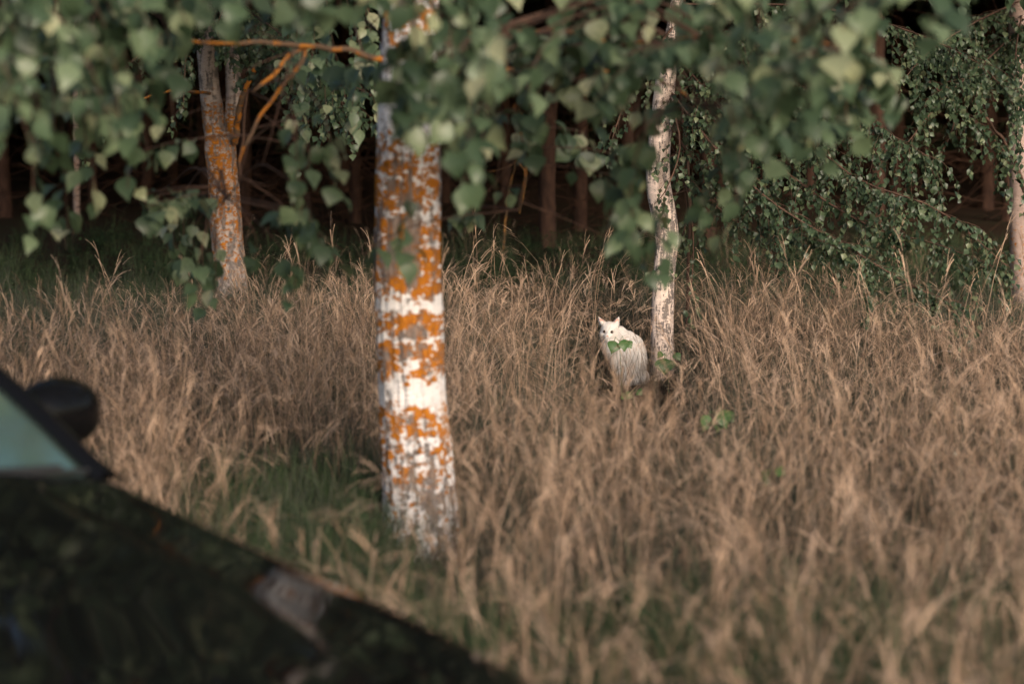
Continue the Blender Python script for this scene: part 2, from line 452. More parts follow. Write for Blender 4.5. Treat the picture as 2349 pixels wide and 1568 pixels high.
# ------------------------------------------------------------------ front birch
def ctrl_px(rows, d):
    out = []
    for (px, py, wpx, *dd) in rows:
        D = dd[0] if dd else d
        p = at(px, py, D); out.append((p.x, p.y, p.z, wpx*.5/FPX*D))
    return out
D1 = 9.76
gb = at(965, 1300, D1)
front = empty('birch_tree', (gb.x, gb.y, 0), 'big birch in the middle with a thick white trunk blotched all over with orange lichen', 'tree')
rows = [(967, 1345, 200), (966, 1290, 182), (962, 1180, 174), (958, 1080, 166), (950, 960, 158), (945, 860, 152), (938, 720, 154), (934, 600, 156), (936, 470, 148), (938, 360, 146), (938, 240, 138), (938, 120, 130), (942, 0, 126)]
cf = ctrl_px(rows, D1)
x, y, z, r = cf[-1]
cf += [(x+.05, y+.05, z+1.0, r*.85), (x+.0, y+.15, z+2.2, r*.65), (x+.15, y+.2, z+3.4, r*.42), (x+.1, y+.1, z+4.6, r*.12)]
tr = link('trunk', trunk_mesh('trunk', cf, M['bark_front'], 112, 420, .055, .05, (gb.x, gb.y, 0), 1.3, .10), front)
def limb_mesh(mb, pts, r0, r1, seg=8, knob=.12):
    n = len(pts)*7
    P = catmull([tuple(p) for p in pts], n)
    for i in range(n):
        P[i] += np.array([noise.noise(Vector(P[i])*9+Vector((k*7., 0, 0))) for k in range(3)])*min(.02, r0)
    rad = np.linspace(r0, r1, n)*(1+knob*np.array([noise.noise(Vector(p)*25) for p in P]))
    V, F = tube(P, rad, seg); mb.add(V, f4=F); return P
def add_limb(root, pts, r0, r1, mat, name='limb', seg=8):
    mb = MB(); P = limb_mesh(mb, [Vector(p)-root.location for p in pts], r0, r1, seg)
    link(name, mb.mesh(name, mat), root)
    return P + np.array(root.location)
limbs = []
def L1(pts, r0, r1): limbs.append(add_limb(front, [at(*p) if len(p) == 3 and p[1] > -900 else p for p in pts], r0, r1, M['limb']))
# orange limb running left from the trunk, with two hanging forks
L1([(925, 138, 9.76), (850, 130, 9.7), (760, 110, 9.6), (680, 103, 9.5), (580, 96, 9.4), (470, 98, 9.3), (330, 80, 9.1), (120, 90, 8.9)], .0135, .005)
L1([(700, 106, 9.55), (660, 130, 9.5), (625, 175, 9.45), (575, 212, 9.4)], .0105, .006)
L1([(700, 108, 9.55), (685, 150, 9.55), (635, 215, 9.6), (597, 262, 9.6), (572, 320, 9.6), (556, 345, 9.6)], .0095, .005)
L1([(572, 310, 9.6), (545, 380, 9.6), (520, 455, 9.6)], .004, .0015)
# right limb
L1([(950, 158, 9.76), (1090, 162, 9.65), (1200, 160, 9.5), (1330, 160, 9.3), (1480, 175, 9.1), (1600, 230, 8.9)], .013, .004)
L1([(950, 60, 9.76), (1120, 80, 9.4), (1260, 70, 9.0), (1450, 100, 8.6), (1700, 80, 8.2), (1950, 110, 7.9)], .008, .003)
L1([(1180, 240, 9.4), (1200, 330, 9.5), (1205, 400, 9.5), (1190, 480, 9.55)], .004, .002)
# boughs overhead that carry the hanging twigs
def up(px, d, z): 
    p = at(px, 0, d); p.z = z; return p
tx, ty = cf[-5][0], cf[-5][1]
OH = [[(tx, ty, 2.9), up(650, 8.8, 2.85), up(350, 7.8, 2.75), up(60, 7.2, 2.6), up(-300, 6.8, 2.4)],
      [(tx, ty, 3.2), up(900, 8.4, 3.0), up(1000, 7.5, 2.85), up(1050, 6.6, 2.6)],
      [(tx, ty, 3.0), up(1300, 8.8, 3.0), up(1650, 7.8, 2.85), up(2000, 7.2, 2.65), up(2300, 6.9, 2.4)],
      [(tx, ty, 3.5), up(700, 10.5, 3.2), up(400, 10.2, 2.9), up(250, 10., 2.6)],
      [(tx, ty, 3.4), up(1150, 9.6, 3.0), up(1450, 9.4, 2.7), up(1600, 9.2, 2.5)],
      [(tx, ty, 3.3), up(800, 7.8, 3.1), up(620, 7.0, 2.8), up(500, 6.6, 2.6)],
      [(tx, ty, 3.6), up(1300, 8., 3.3), up(1500, 7.2, 2.9), up(1700, 6.7, 2.6)]]
for b_ in OH: limbs.append(add_limb(front, b_, .028, .006, M['limb']))
cr = Crown(front, M['leaf'], .076)
limbpts = np.concatenate(limbs)
def hang(px0, px1, y0, y1, d0, d1, n, frac=.75, maxlen=.9, spacing=.05):
    for _ in range(n):
        px = random.uniform(px0, px1); py = random.uniform(y0, y1); d = random.uniform(d0, d1)
        if 1445 < px < 1600 and 15 < py < 520 and random.random() < .8: continue
        tip = at(px, py, d)
        dd = np.linalg.norm(limbpts-np.array(tip)+np.array([0, 0, .35]), axis=1) + np.where(limbpts[:, 2] < tip.z+.05, 5, 0)
        src = Vector(limbpts[int(np.argmin(dd))])
        top = src
        if (src-tip).length > maxlen:          # reach over with a bare twig first
            top = tip + Vector(((src.x-tip.x)*.25, (src.y-tip.y)*.25, min(maxlen*.8, max(.2, src.z-tip.z))))
            cr.twig([tuple(src), tuple((src+top)*.5+Vector((0, 0, .1))), tuple(top)], .005, .0025)
        cr.strand(top, tip, spacing, frac)
hang(-150, 430, 60, 330, 6.8, 8.8, 46)
hang(60, 110, 520, 545, 7.6, 8, 1, .35); hang(150, 190, 500, 530, 8.6, 9, 1, .3)
hang(110, 160, 300, 410, 7.6, 8.4, 2, .5)
hang(180, 330, 300, 500, 8.0, 9.4, 5, .5)
hang(300, 430, 400, 520, 9, 10.5, 4, .5)
hang(310, 520, 540, 720, 9.2, 11.5, 9, .3)
hang(560, 600, 560, 640, 9, 10, 1, .3)
hang(420, 900, -40, 62, 6.8, 8.8, 30)
hang(640, 870, 140, 300, 10.5, 13, 16, .6)
hang(650, 665, 690, 730, 8.8, 9.2, 1, .3)
hang(690, 810, 400, 620, 8.4, 9.2, 8, .45)
hang(815, 840, 560, 630, 8.6, 9.2, 1, .25)
hang(880, 1120, 140, 280, 6.7, 8.0, 8)
hang(1000, 1110, 340, 440, 7.2, 8.0, 3, .4)
hang(900, 960, 600, 640, 8, 8.6, 1, .3)
hang(890, 1090, 200, 330, 7.0, 8.0, 7, .5)
hang(1000, 1500, 80, 300, 7.2, 9.8, 50)
hang(1150, 1500, 300, 460, 8.8, 10, 8, .45)
hang(1020, 1060, 430, 540, 9.8, 10.4, 2, .3)
hang(1370, 1470, 540, 590, 7.2, 8.2, 4, .4)
hang(1480, 1550, 560, 660, 8, 9, 2, .35); hang(1630, 1700, 480, 590, 8, 9.4, 3, .4)
hang(1400, 2130, 40, 300, 6.6, 8.8, 52)
hang(1550, 2000, 300, 400, 7.4, 8.8, 9, .45)
# rest of the crown above the frame
for _ in range(230):
    a = random.uniform(0, 2*math.pi); rr_ = random.uniform(.3, 3.2); z_ = random.uniform(2.5, 5.8)
    rr_ *= 1.15-.10*(z_-2.5)
    tip = Vector((gb.x+rr_*math.cos(a), gb.y+rr_*math.sin(a), z_))
    if to_px(tip)[1] > -30 and abs(to_px(tip)[0]-1174) < 1400: continue
    rd = Vector((.21, .55, .82)).normalized(); q = tip-Vector((-1.2, 6., 1.1))
    if (q-rd*q.dot(rd)).length < 1.0: continue          # unseen gap shaped into the crown so the windscreen reflects open sky
    top = tip+Vector((-.3*math.cos(a), -.3*math.sin(a), random.uniform(.3, .6)))
    cr.strand(top, tip, .07, .9)
for _ in range(30):
    a = random.uniform(0, 2*math.pi); z_ = random.uniform(3.2, 6.2); rr_ = 2.6-.25*(z_-3)
    q = Vector((gb.x+.12, gb.y+.12, z_)); e = q+Vector((rr_*math.cos(a), rr_*math.sin(a), .5))
    cr.twig([tuple(q), tuple((q+e)*.5+Vector((0, 0, .35))), tuple(e)], .016, .004, 5)
for _ in range(60):     # bare side twigs along the lichened limbs
    q = Vector(limbpts[random.randrange(len(limbpts))])
    if q.z > 2.75: continue
    d_ = Vector((random.gauss(0, .8), random.gauss(0, .5), random.gauss(-.2, .6))).normalized(); l_ = random.uniform(.12, .45)
    cr.twig([tuple(q), tuple(q+d_*l_*.5+Vector((0, 0, -.02))), tuple(q+d_*l_+Vector((random.gauss(0, .04), 0, -.06)))], .0032, .0012)
cr.finish()

# ------------------------------------------------------------------ right birch (beside the cat)
D2 = 15.15
g2 = at(1518, 884, D2)
right = empty('birch_tree', (g2.x, g2.y, 0), 'slim wavy white birch right beside the white cat', 'tree')
rows = [(1516, 915, 60), (1518, 875, 56), (1519, 820, 54), (1519, 740, 52), (1522, 660, 50), (1526, 600, 50), (1530, 545, 52), (1520, 480, 58), (1510, 420, 56), (1512, 340, 52), (1520, 260, 49), (1528, 180, 45), (1538, 100, 36), (1548, 30, 28)]
c2 = ctrl_px(rows, D2)
x, y, z, r = c2[-1]
c2 += [(x+.1, y, z+.8, r*.95), (x+.05, y+.1, z+2.2, r*.7), (x+.2, y, z+4.4, r*.15)]
link('trunk', trunk_mesh('trunk', c2, M['bark_right'], 56, 420, .05, .06, (g2.x, g2.y, 0), 1.2, .12), right)
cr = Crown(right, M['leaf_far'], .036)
def BR(pts, d, **k): cr.spray([at(px, py, d+dd) for (px, py, dd) in pts], **k)
BR([(1540, 60, 0), (1750, 220, -.5), (1950, 400, -.9), (2150, 480, -1.1), (2310, 610, -1.2)], D2, step=.035, twig_len=(.1, .38))
BR([(1545, 120, 0), (1700, 300, -.4), (1850, 430, -.7), (2000, 520, -.9), (2150, 560, -1), (2290, 615, -1.1)], D2, step=.033, twig_len=(.1, .34))
BR([(1530, 200, 0), (1650, 350, -.5), (1780, 470, -.8), (1950, 570, -1), (2100, 660, -1.2), (2190, 690, -1.2)], D2, step=.035, twig_len=(.1, .34))
BR([(1530, 280, 0), (1620, 400, -.2), (1750, 500, -.4), (1900, 560, -.6), (2020, 600, -.6)], D2, step=.034, twig_len=(.1, .3))
BR([(1535, 330, 0), (1600, 430, .4), (1690, 510, .5), (1780, 560, .6)], D2, step=.06, twig_len=(.1, .25))
BR([(1550, 40, 0), (1800, 130, -.6), (2000, 280, -.8), (2130, 360, -.9)], D2, step=.03, twig_len=(.15, .45))
BR([(1550, 90, 0), (1700, 200, .5), (1850, 330, .8), (1960, 430, .9), (2060, 450, .9)], D2, step=.03, twig_len=(.15, .4))
BR([(1560, 150, 0), (1640, 280, -.3), (1720, 400, -.3), (1780, 480, -.3)], D2, step=.03, twig_len=(.12, .4))
BR([(1545, 60, 0), (1650, 100, -.3), (1780, 180, -.4), (1900, 260, -.5)], D2, step=.03, twig_len=(.15, .4))
BR([(1560, 380, .1), (1585, 480, -.1), (1590, 600, -.1), (1575, 745, -.15)], D2, step=.10, twig_len=(.05, .13), start=.4, spread=.3)
BR([(1560, 380, .1), (1575, 500, .1), (1545, 590, 0), (1520, 610, -.1)], D2, step=.10, twig_len=(.05, .13), start=.4)
BR([(1545, 60, 0), (1500, 120, -.5), (1440, 220, -.8), (1400, 330, -.9)], D2, step=.06, twig_len=(.1, .3))
BR([(1530, 200, 0), (1560, 330, -.25), (1530, 430, -.3), (1500, 470, -.3)], D2, step=.08, twig_len=(.06, .2))
BR([(1560, 10, 0), (1900, 20, -.5), (2200, 120, -.8), (2330, 230, -.8)], D2, step=.035, twig_len=(.15, .45))
for _ in range(80):
    a = random.uniform(0, 2*math.pi); z_ = random.uniform(2.9, 7.4); rr_ = random.uniform(1.2, 3.0)
    q = Vector((g2.x+.25, g2.y, z_)); e = q+Vector((rr_*math.cos(a), rr_*math.sin(a), -.3))
    cr.spray([q, (q+e)*.5+Vector((0, 0, .25)), e], step=.06, twig_len=(.2, .5), spacing=.05, size=.085)
cr.finish(detail=False)
# short dead snags on the trunk
for (px, py, qx, qy) in [(1545, 160, 1610, 95), (1540, 225, 1600, 190), (1540, 355, 1590, 350), (1500, 395, 1480, 375), (1545, 445, 1590, 440), (1545, 100, 1600, 40)]:
    add_limb(right, [at(px, py, D2), at((px+qx)/2, (py+qy)/2-4, D2-.1), at(qx, qy, D2-.15)], .009, .003, M['twig'], 'snag', 5)

# a slender grey sapling stem just behind it
D3 = 15.9
g3 = at(1572, 850, D3)
sap = empty('sapling_stem', (g3.x, g3.y, 0), 'thin grey leaning stem just right of the slim birch', 'sapling')
add_limb(sap, [g3, at(1578, 650, D3), at(1583, 450, D3), at(1570, 300, D3), at(1560, 180, D3), at(1575, -60, D3)], .012, .009, M['twig'], 'stem', 8)
add_limb(sap, [at(1580, 600, D3), at(1640, 480, D3), at(1690, 400, D3)], .005, .003, M['twig'], 'branch', 5)

# ------------------------------------------------------------------ left birch
D4 = 19.4
g4 = at(530, 712, D4)
left = empty('birch_tree', (g4.x, g4.y, 0), 'forked birch on the left, lower trunk orange with lichen and upper stems pale', 'tree')
rows = [(535, 735, 90), (532, 700, 78), (528, 640, 72), (522, 560, 72), (516, 480, 72), (510, 400, 68), (505, 340, 72), (497, 300, 58), (485, 230, 48), (477, 150, 45), (470, 60, 44), (468, -30, 42)]
c4 = ctrl_px(rows, D4)
x, y, z, r = c4[-1]
c4 += [(x-.1, y, z+1.5, r*.9), (x-.2, y+.1, z+3.6, r*.6), (x-.1, y, z+6, r*.15)]
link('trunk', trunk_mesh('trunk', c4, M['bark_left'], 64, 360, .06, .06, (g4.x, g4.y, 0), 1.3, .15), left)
c5 = ctrl_px([(520, 345, 34), (531, 290, 35), (536, 220, 35), (533, 140, 34), (528, 60, 33), (526, -40, 32)], D4-.02)
x, y, z, r = c5[-1]
c5 += [(x+.2, y, z+1.5, r*.9), (x+.4, y, z+3.6, r*.5)]
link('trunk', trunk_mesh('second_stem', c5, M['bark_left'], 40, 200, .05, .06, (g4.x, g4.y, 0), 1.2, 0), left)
add_limb(left, [at(540, 330, D4-.1), at(545, 270, D4-.3), at(560, 210, D4-.4), at(600, 130, D4-.5)], .03, .018, M['limb'], 'limb')
add_limb(left, [at(548, 400, D4+.2), at(556, 330, D4+.2), at(566, 200, D4+.3)], .016, .012, M['twig'], 'limb')
add_limb(left, [at(480, 215, D4-.1), at(420, 208, D4-.3), at(370, 212, D4-.5), at(330, 225, D4-.6)], .013, .008, M['limb'], 'limb')
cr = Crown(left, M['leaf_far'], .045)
def BR4(pts, **k): cr.spray([at(px, py, D4+dd) for (px, py, dd) in pts], **k)
BR4([(530, 0, 0), (620, 60, -2), (720, 140, -3), (850, 220, -3.6)], step=.05, twig_len=(.15, .4))
BR4([(530, 20, 0), (640, 130, -1.5), (740, 180, -2.5), (800, 260, -3)], step=.06, twig_len=(.15, .35))
BR4([(470, 0, 0), (430, 60, -1.2), (425, 150, -1.8), (420, 250, -2)], step=.08, twig_len=(.1, .25))
BR4([(530, 10, 0), (575, 80, -1), (590, 170, -1.2)], step=.08, twig_len=(.1, .25))
BR4([(470, 30, 0), (350, 100, -1), (250, 200, -1), (180, 320, -1)], step=.08, twig_len=(.1, .35))
BR4([(560, -40, -.5), (520, 10, -1.2), (500, 60, -1.4), (512, 120, -1.4)], step=.05, twig_len=(.1, .28))
BR4([(700, 180, -2.8), (690, 240, -2.9), (700, 300, -3)], step=.05, twig_len=(.1, .25))
for _ in range(90):
    a = random.uniform(0, 2*math.pi); z_ = random.uniform(3.1, 8.4); rr_ = random.uniform(1.4, 3.6)
    q = Vector((g4.x-.2, g4.y, z_)); e = q+Vector((rr_*math.cos(a), rr_*math.sin(a), -.3))
    cr.spray([q, (q+e)*.5+Vector((0, 0, .25)), e], step=.06, twig_len=(.2, .5), spacing=.05, size=.09)
cr.finish(detail=False)

# ------------------------------------------------------------------ far right birch
D5 = 18.2
g5 = at(2350, 745, D5)
fr_ = empty('birch_tree', (g5.x, g5.y, 0), 'dim pinkish white birch trunk at the right edge of the picture', 'tree')
rows = [(2356, 770, 84), (2354, 720, 74), (2350, 600, 66), (2348, 450, 64), (2346, 300, 62), (2344, 150, 58), (2342, 0, 54)]
c6 = ctrl_px(rows, D5); x, y, z, r = c6[-1]
c6 += [(x, y, z+2, r*.85), (x+.1, y, z+5.5, r*.2)]
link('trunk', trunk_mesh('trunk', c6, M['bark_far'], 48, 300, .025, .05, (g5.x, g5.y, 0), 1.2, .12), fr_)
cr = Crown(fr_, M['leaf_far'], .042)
def BR5(pts, **k): cr.spray([at(px, py, D5+dd) for (px, py, dd) in pts], **k)
BR5([(2345, 60, 0), (2250, 150, -1), (2160, 230, -1.5), (2080, 330, -1.7)], step=.05, twig_len=(.15, .4))
BR5([(2345, 0, 0), (2220, 60, -1), (2120, 130, -1.5), (2060, 200, -1.7)], step=.05, twig_len=(.15, .4))
BR5([(2100, 160, -1.4), (2200, 250, -1.4), (2290, 330, -1.4), (2340, 400, -1.4)], step=.06, twig_len=(.1, .3))
BR5([(2345, 30, 0), (2330, 120, -1), (2335, 220, -1.2), (2330, 300, -1.2)], step=.06, twig_len=(.1, .3))
BR5([(2200, 240, -1.2), (2180, 310, -1.2), (2150, 370, -1.2)], step=.06, twig_len=(.1, .25))
for _ in range(80):
    a = random.uniform(0, 2*math.pi); z_ = random.uniform(3.0, 7.8); rr_ = random.uniform(1.4, 3.4)
    q = Vector((g5.x, g5.y, z_)); e = q+Vector((rr_*math.cos(a), rr_*math.sin(a), -.3))
    cr.spray([q, (q+e)*.5+Vector((0, 0, .25)), e], step=.06, twig_len=(.2, .5), spacing=.05, size=.09)
cr.finish(detail=False)
add_limb(fr_, [at(2349, 440, D5-.2), at(2335, 390, D5-.5), at(2300, 320, D5-.8), at(2230, 230, D5-1)], .016, .008, M['twig'], 'limb', 6)

# ------------------------------------------------------------------ pine wood
def pine_parts(seed):
    rs = random.Random(seed)
    H = 17.0
    ctrl = [(0, 0, -.15, .105)] + [(rs.gauss(0, .03)*(k > 0), rs.gauss(0, .03)*(k > 0), z, .085*(1-z/18.5)) for k, z in enumerate((0, 1, 2.2, 3.5, 6, 10, 14, 17))]
    tm = trunk_mesh('trunk', ctrl, M['pine_bark'], 20, 130, .07, .08, (0, 0, 0), 1.4, .2)
    db = MB()
    for k in range(52):
        z = .45 + 3.9*(k/52)**.9 + rs.uniform(-.1, .1); a = rs.uniform(0, 2*math.pi); ln = rs.uniform(.5, 1.5)
        p = Vector((0, 0, z)); pts = [p]; d = Vector((math.cos(a), math.sin(a), rs.uniform(-.1, .35)))
        for s in range(4):
            d = (d+Vector((rs.gauss(0, .18), rs.gauss(0, .18), -.16+rs.gauss(0, .10)))).normalized()
            pts.append(pts[-1]+d*ln/4)
        P = catmull([tuple(q) for q in pts], 9); V, F = tube(P, np.linspace(.0038, .001, 9), 4); db.add(V, f4=F)
        for s in range(rs.randint(2, 5)):
            i = rs.randint(2, 7); q = Vector(P[i]); dd = (Vector(P[i+1])-q).normalized()+Vector((rs.gauss(0, .6), rs.gauss(0, .6), rs.gauss(-.1, .4)))
            e = q+dd.normalized()*rs.uniform(.15, .5); mm = (q+e)*.5+Vector((rs.gauss(0, .04), rs.gauss(0, .04), rs.gauss(0, .04)))
            P2 = catmull([tuple(q), tuple(mm), tuple(e)], 5); V, F = tube(P2, np.linspace(.003, .001, 5), 3); db.add(V, f4=F)
    dm = db.mesh('dead_branches', M['pine_dead'])
    cb = MB(); n = 5200
    v = []; tn = []
    for k in range(n):
        z = 2.9 + 14.2*rs.random()**1.3; rmax = 2.1*(1-(z-2.9)/16.5)+.25; rr_ = rmax*math.sqrt(rs.random()); a = rs.uniform(0, 2*math.pi)
        c_ = Vector((rr_*math.cos(a), rr_*math.sin(a), z-.12*rr_)); s_ = rs.uniform(.12, .28)
        u_ = Vector((rs.gauss(0, 1), rs.gauss(0, 1), rs.gauss(0, .5))).normalized()*s_
        w_ = u_.cross(Vector((rs.gauss(0, 1), rs.gauss(0, 1), rs.gauss(0, 1)))).normalized()*s_*.35
        v += [c_-u_-w_*.2, c_-w_, c_+u_, c_+w_]; tn += [rs.random()]*4
    f = np.arange(4*n).reshape(-1, 4); cb.add(np.array([tuple(q) for q in v]), f4=f, t=np.array(tn))
    cm = cb.mesh('crown', M['needles'], False)
    return tm, dm, cm
protos = [pine_parts(s) for s in (1, 2, 3)]
def pine(x, y, s, rz, var, label, group=None):
    o = empty('pine_tree', (x, y, ground_z(x, y)-.02), label, 'tree', group, rz); o.scale = (s, s, 1)
    tm, dm, cm = protos[var]
    link('trunk', tm, o); d = link('dead_branches', dm, o); tag(d, kind='stuff'); c = link('crown', cm, o); tag(c, kind='stuff')
    return o
named = [ # px, py base, d, scale, label
 (684, 532, 27.3, .95, 'straight brown pine trunk between the forked birch and the big lichened birch'),
 (1256, 574, 25.0, 1.05, 'thickest brown pine trunk in the middle of the dark wood, left of the slim birch'),
 (1330, 556, 26.8, .95, 'dim pine trunk just right of the thickest brown pine'),
 (1626, 578, 25.2, .95, 'reddish pine trunk seen right behind the slim birch'),
 (2008, 560, 26.5, 1.1, 'pine trunk half hidden behind the sweeping birch boughs on the right'),
 (12, 498, 29.5, 1.1, 'pine trunk at the left edge of the picture'),
 (560, 520, 28, .9, 'dark pine trunk close behind the forked birch on its right'),
 (215, 500, 29.5, .7, 'thin dark pine trunk between the left edge and the forked birch'),
 (335, 490, 31, .9, 'dim pine trunk left of the forked birch in the dark wood'),
 (1440, 540, 28.5, .8, 'faint pine trunk in the dark gap left of the slim birch'),
 (815, 520, 28.5, .8, 'faint pine trunk just left of the big lichened birch'),
 (1075, 530, 28, .8, 'faint pine trunk just right of the big lichened birch'),
]
occ = []
for i, (px, py, d, s, lab) in enumerate(named):
    p = at(px, py, d); pine(p.x, p.y, s, i*1.3, i % 3, lab); occ.append((p.x, p.y))
rs = random.Random(5); n = 0; tries = 0
while n < 170 and tries < 6000:
    tries += 1
    y = rs.uniform(26.5, 62); x = rs.uniform(-15, 15)*(.75+y/90)
    if any((x-a)**2+(y-b_)**2 < 1.7**2 for a, b_ in occ): continue
    if y < 28.5 and abs(x) < 6.2: continue
    occ.append((x, y)); n += 1
    pine(x, y, rs.uniform(.8, 1.25), rs.uniform(0, 6.28), rs.randint(0, 2), 'slender pine standing in the unlit depth of the wood', 'pines in the dark wood behind')
# far, unlit thicket behind the pines that reads as one mass
mb = MB(); v = []; tn = []
for k in range(26000):
    y = rs.uniform(46, 72); x = rs.uniform(-34, 34); z = ground_z(x, 50)+max(0, (y-52)/50)**1.5*9 + 7.*rs.random()
    c_ = Vector((x, y, z)); s_ = rs.uniform(.2, .5)
    u_ = Vector((rs.gauss(0, 1), rs.gauss(0, .4), rs.gauss(0, .6))).normalized()*s_
    w_ = u_.cross(Vector((rs.gauss(0, .4), rs.gauss(0, 1), rs.gauss(0, .4)))).normalized()*s_*.5
    v += [c_-u_, c_-w_, c_+u_, c_+w_]; tn += [rs.random()]*4
mb.add(np.array([tuple(q) for q in v]), f4=np.arange(len(v)).reshape(-1, 4), t=np.array(tn))
tag(link('distant_thicket', mb.mesh('distant_thicket', M['needles'], False)), 'dark evergreen thicket closing the view behind the pines', 'thicket', kind='stuff')

# thin birch far left
D6 = 29.
g6 = at(176, 500, D6)
tb = empty('birch_tree', (g6.x, g6.y, 0), 'very thin pale birch stem in the dark wood near the left edge', 'tree')
c7 = ctrl_px([(178, 520, 18), (176, 490, 16), (175, 400, 15), (177, 300, 15), (174, 200, 14), (176, 60, 13), (176, -100, 12)], D6)
link('trunk', trunk_mesh('trunk', c7, M['bark_far'], 20, 160, .05, .05, (g6.x, g6.y, 0), 1, .1), tb)
# bare orange-lichened bush between the big birch and the thickest pine
D7 = 21.5
g7 = at(1165, 560, D7+2)
bush = empty('bare_bush', (g7.x, g7.y, 0), 'bare forked bush with yellow-orange lichened stems before the dark wood', 'bush')
for pts, r0 in (([(1152, 600, 2), (1160, 500, 2), (1172, 420, 2), (1185, 370, 1.8), (1195, 320, 1.6), (1180, 270, 1.5)], .02), ([(1190, 372, 1.8), (1205, 400, 1.7), (1200, 450, 1.6), (1192, 490, 1.6)], .014), ([(1185, 370, 1.8), (1160, 385, 1.7), (1120, 395, 1.7)], .008), ([(1195, 340, 1.7), (1210, 300, 1.6), (1190, 250, 1.5)], .010)):
    add_limb(bush, [at(a, b_, D7+c_) for a, b_, c_ in pts], r0*.6, r0*.25, M['dull_limb'], 'stem', 6)
# dead brushwood
for i, (px, py, lab) in enumerate([(1040, 520, 'tangle of bare dead twigs right of the big birch at the wood edge'), (1400, 520, 'tangle of bare dead twigs left of the slim birch at the wood edge'), (2180, 480, 'tangle of bare dead twigs in the dark gap by the right edge'), (700, 470, 'tangle of bare dead twigs behind the forked birch'), (350, 460, 'tangle of bare dead twigs in the dark left part of the wood')]):
    p = at(px, py, 26.3); r2 = random.Random(i+40); mb = MB()
    for k in range(150):
        q = Vector((r2.gauss(0, 1.3), r2.gauss(0, .6), abs(r2.gauss(.8, .7)))); d = Vector((r2.gauss(0, 1), r2.gauss(0, .5), r2.gauss(0, .35))).normalized()
        pts = [q]
        for s in range(4):
            d = (d+Vector((r2.gauss(0, .2), r2.gauss(0, .2), r2.gauss(-.08, .2)))).normalized(); pts.append(pts[-1]+d*r2.uniform(.15, .4))
        if min(a.z for a in pts) < 0: continue
        P = catmull([tuple(a) for a in pts], 10); V, F = tube(P, np.linspace(.006, .0015, 10), 3); mb.add(V, f4=F)
    o = link('brushwood', mb.mesh('brushwood', M['pine_dead']), None, (p.x, p.y, 0)); tag(o, lab, 'brushwood', kind='stuff')

# ------------------------------------------------------------------ the car
def car_axes():
    h = Vector((.70, -.715, 0)).normalized(); l = Vector((-h.y, h.x, 0)); return h, l
H_, L_ = car_axes()
CAR_O = Vector((-1.07, 6.2, 0)) - L_*.72          # under the middle of the windscreen base
car = empty('parked_car', CAR_O, 'black glossy car in the lower left corner with bonnet, windscreen and wing mirror showing', 'car', rz=math.atan2(H_.y, H_.x))
m, t, b = newmat('car_paint'); M['paint'] = m
b.inputs['Base Color'].default_value = (.004, .004, .0045, 1); b.inputs['Roughness'].default_value = .16
b.inputs['IOR'].default_value = 1.32; b.inputs['Specular IOR Level'].default_value = .4
dn = noise_tex(t, 30, 5, .7); t.links.new(mrange(t, dn, .3, .8, .03, .08), b.inputs['Roughness'])
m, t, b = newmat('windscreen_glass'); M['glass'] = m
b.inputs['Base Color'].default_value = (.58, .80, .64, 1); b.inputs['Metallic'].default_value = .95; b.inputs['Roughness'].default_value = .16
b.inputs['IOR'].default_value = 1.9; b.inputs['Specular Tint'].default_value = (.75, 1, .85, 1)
M['black_plastic'] = simple('black_plastic', (.02, .02, .021), .45, .4)
M['rubber'] = simple('rubber', (.015, .015, .015), .8, .2)
M['chrome'] = simple('chrome', (.6, .6, .62), .15, .5, 1)
M['lamp_glass'] = simple('lamp_glass', (.5, .52, .55), .08, .6)
M['dark_glass'] = simple('dark_glass', (.012, .016, .015), .05, .7)
def loft(name, st, mat, parent, closed=False, sub=1):
    """st: list of sections (equal length lists of 3D points)"""
    S = np.array(st, dtype=float); a, b_, _ = S.shape
    i = np.arange(a-1)[:, None]*b_; j = np.arange(b_-1)[None, :]
    F = np.stack([i+j, i+j+1, i+b_+j+1, i+b_+j], -1).reshape(-1, 4)
    o = link(name, mesh_np(name, S.reshape(-1, 3), F, mat), parent); return o
def sect(s, w, zc, zs, zb=.22, n=13):
    """half body section mirrored: bottom, side, rounded shoulder, crowned top"""
    half = [(w*.90, zb), (w*.98, zb+.16), (w*1.0, zb+.30), (w*.995, zs-.16), (w*.975, zs-.08), (w*.94, zs-.025), (w*.88, zs+.004), (w*.78, zs+(zc-zs)*.35), (w*.6, zs+(zc-zs)*.72), (w*.38, zs+(zc-zs)*.92), (w*.15, zc), (0, zc)]
    pts = [(s, y_, z_) for y_, z_ in half] + [(s, -y_, z_) for y_, z_ in half[-2::-1]]
    return pts
def resample(rows, n):
    return catmull(rows, n)
# stations: s (forward), half width, centre height, shoulder height
st = resample([(-3.05, .66, .90, .84), (-2.9, .76, 1.0, .93), (-2.3, .86, 1.02, .96), (-1.2, .885, 1.0, .955), (-.3, .88, 1.02, .965), (0.0, .87, 1.03, .955), (.3, .865, .99, .915), (.7, .855, .93, .865), (1.05, .845, .865, .82), (1.45, .82, .80, .765), (1.72, .77, .73, .70), (1.84, .67, .56, .54)], 70)
loft('body', [sect(s, w_, zc, zs) for s, w_, zc, zs in st], M['paint'], car)
# front face and rear face caps
loft('bumper', [[(1.84, y_, z_) for y_ in np.linspace(-.64, .64, 9)] for z_ in np.linspace(.22, .50, 4)], M['black_plastic'], car)
loft('tailgate', [[(-3.05, y_, z_) for y_ in np.linspace(-.62, .62, 9)] for z_ in np.linspace(.22, .89, 5)], M['paint'], car)
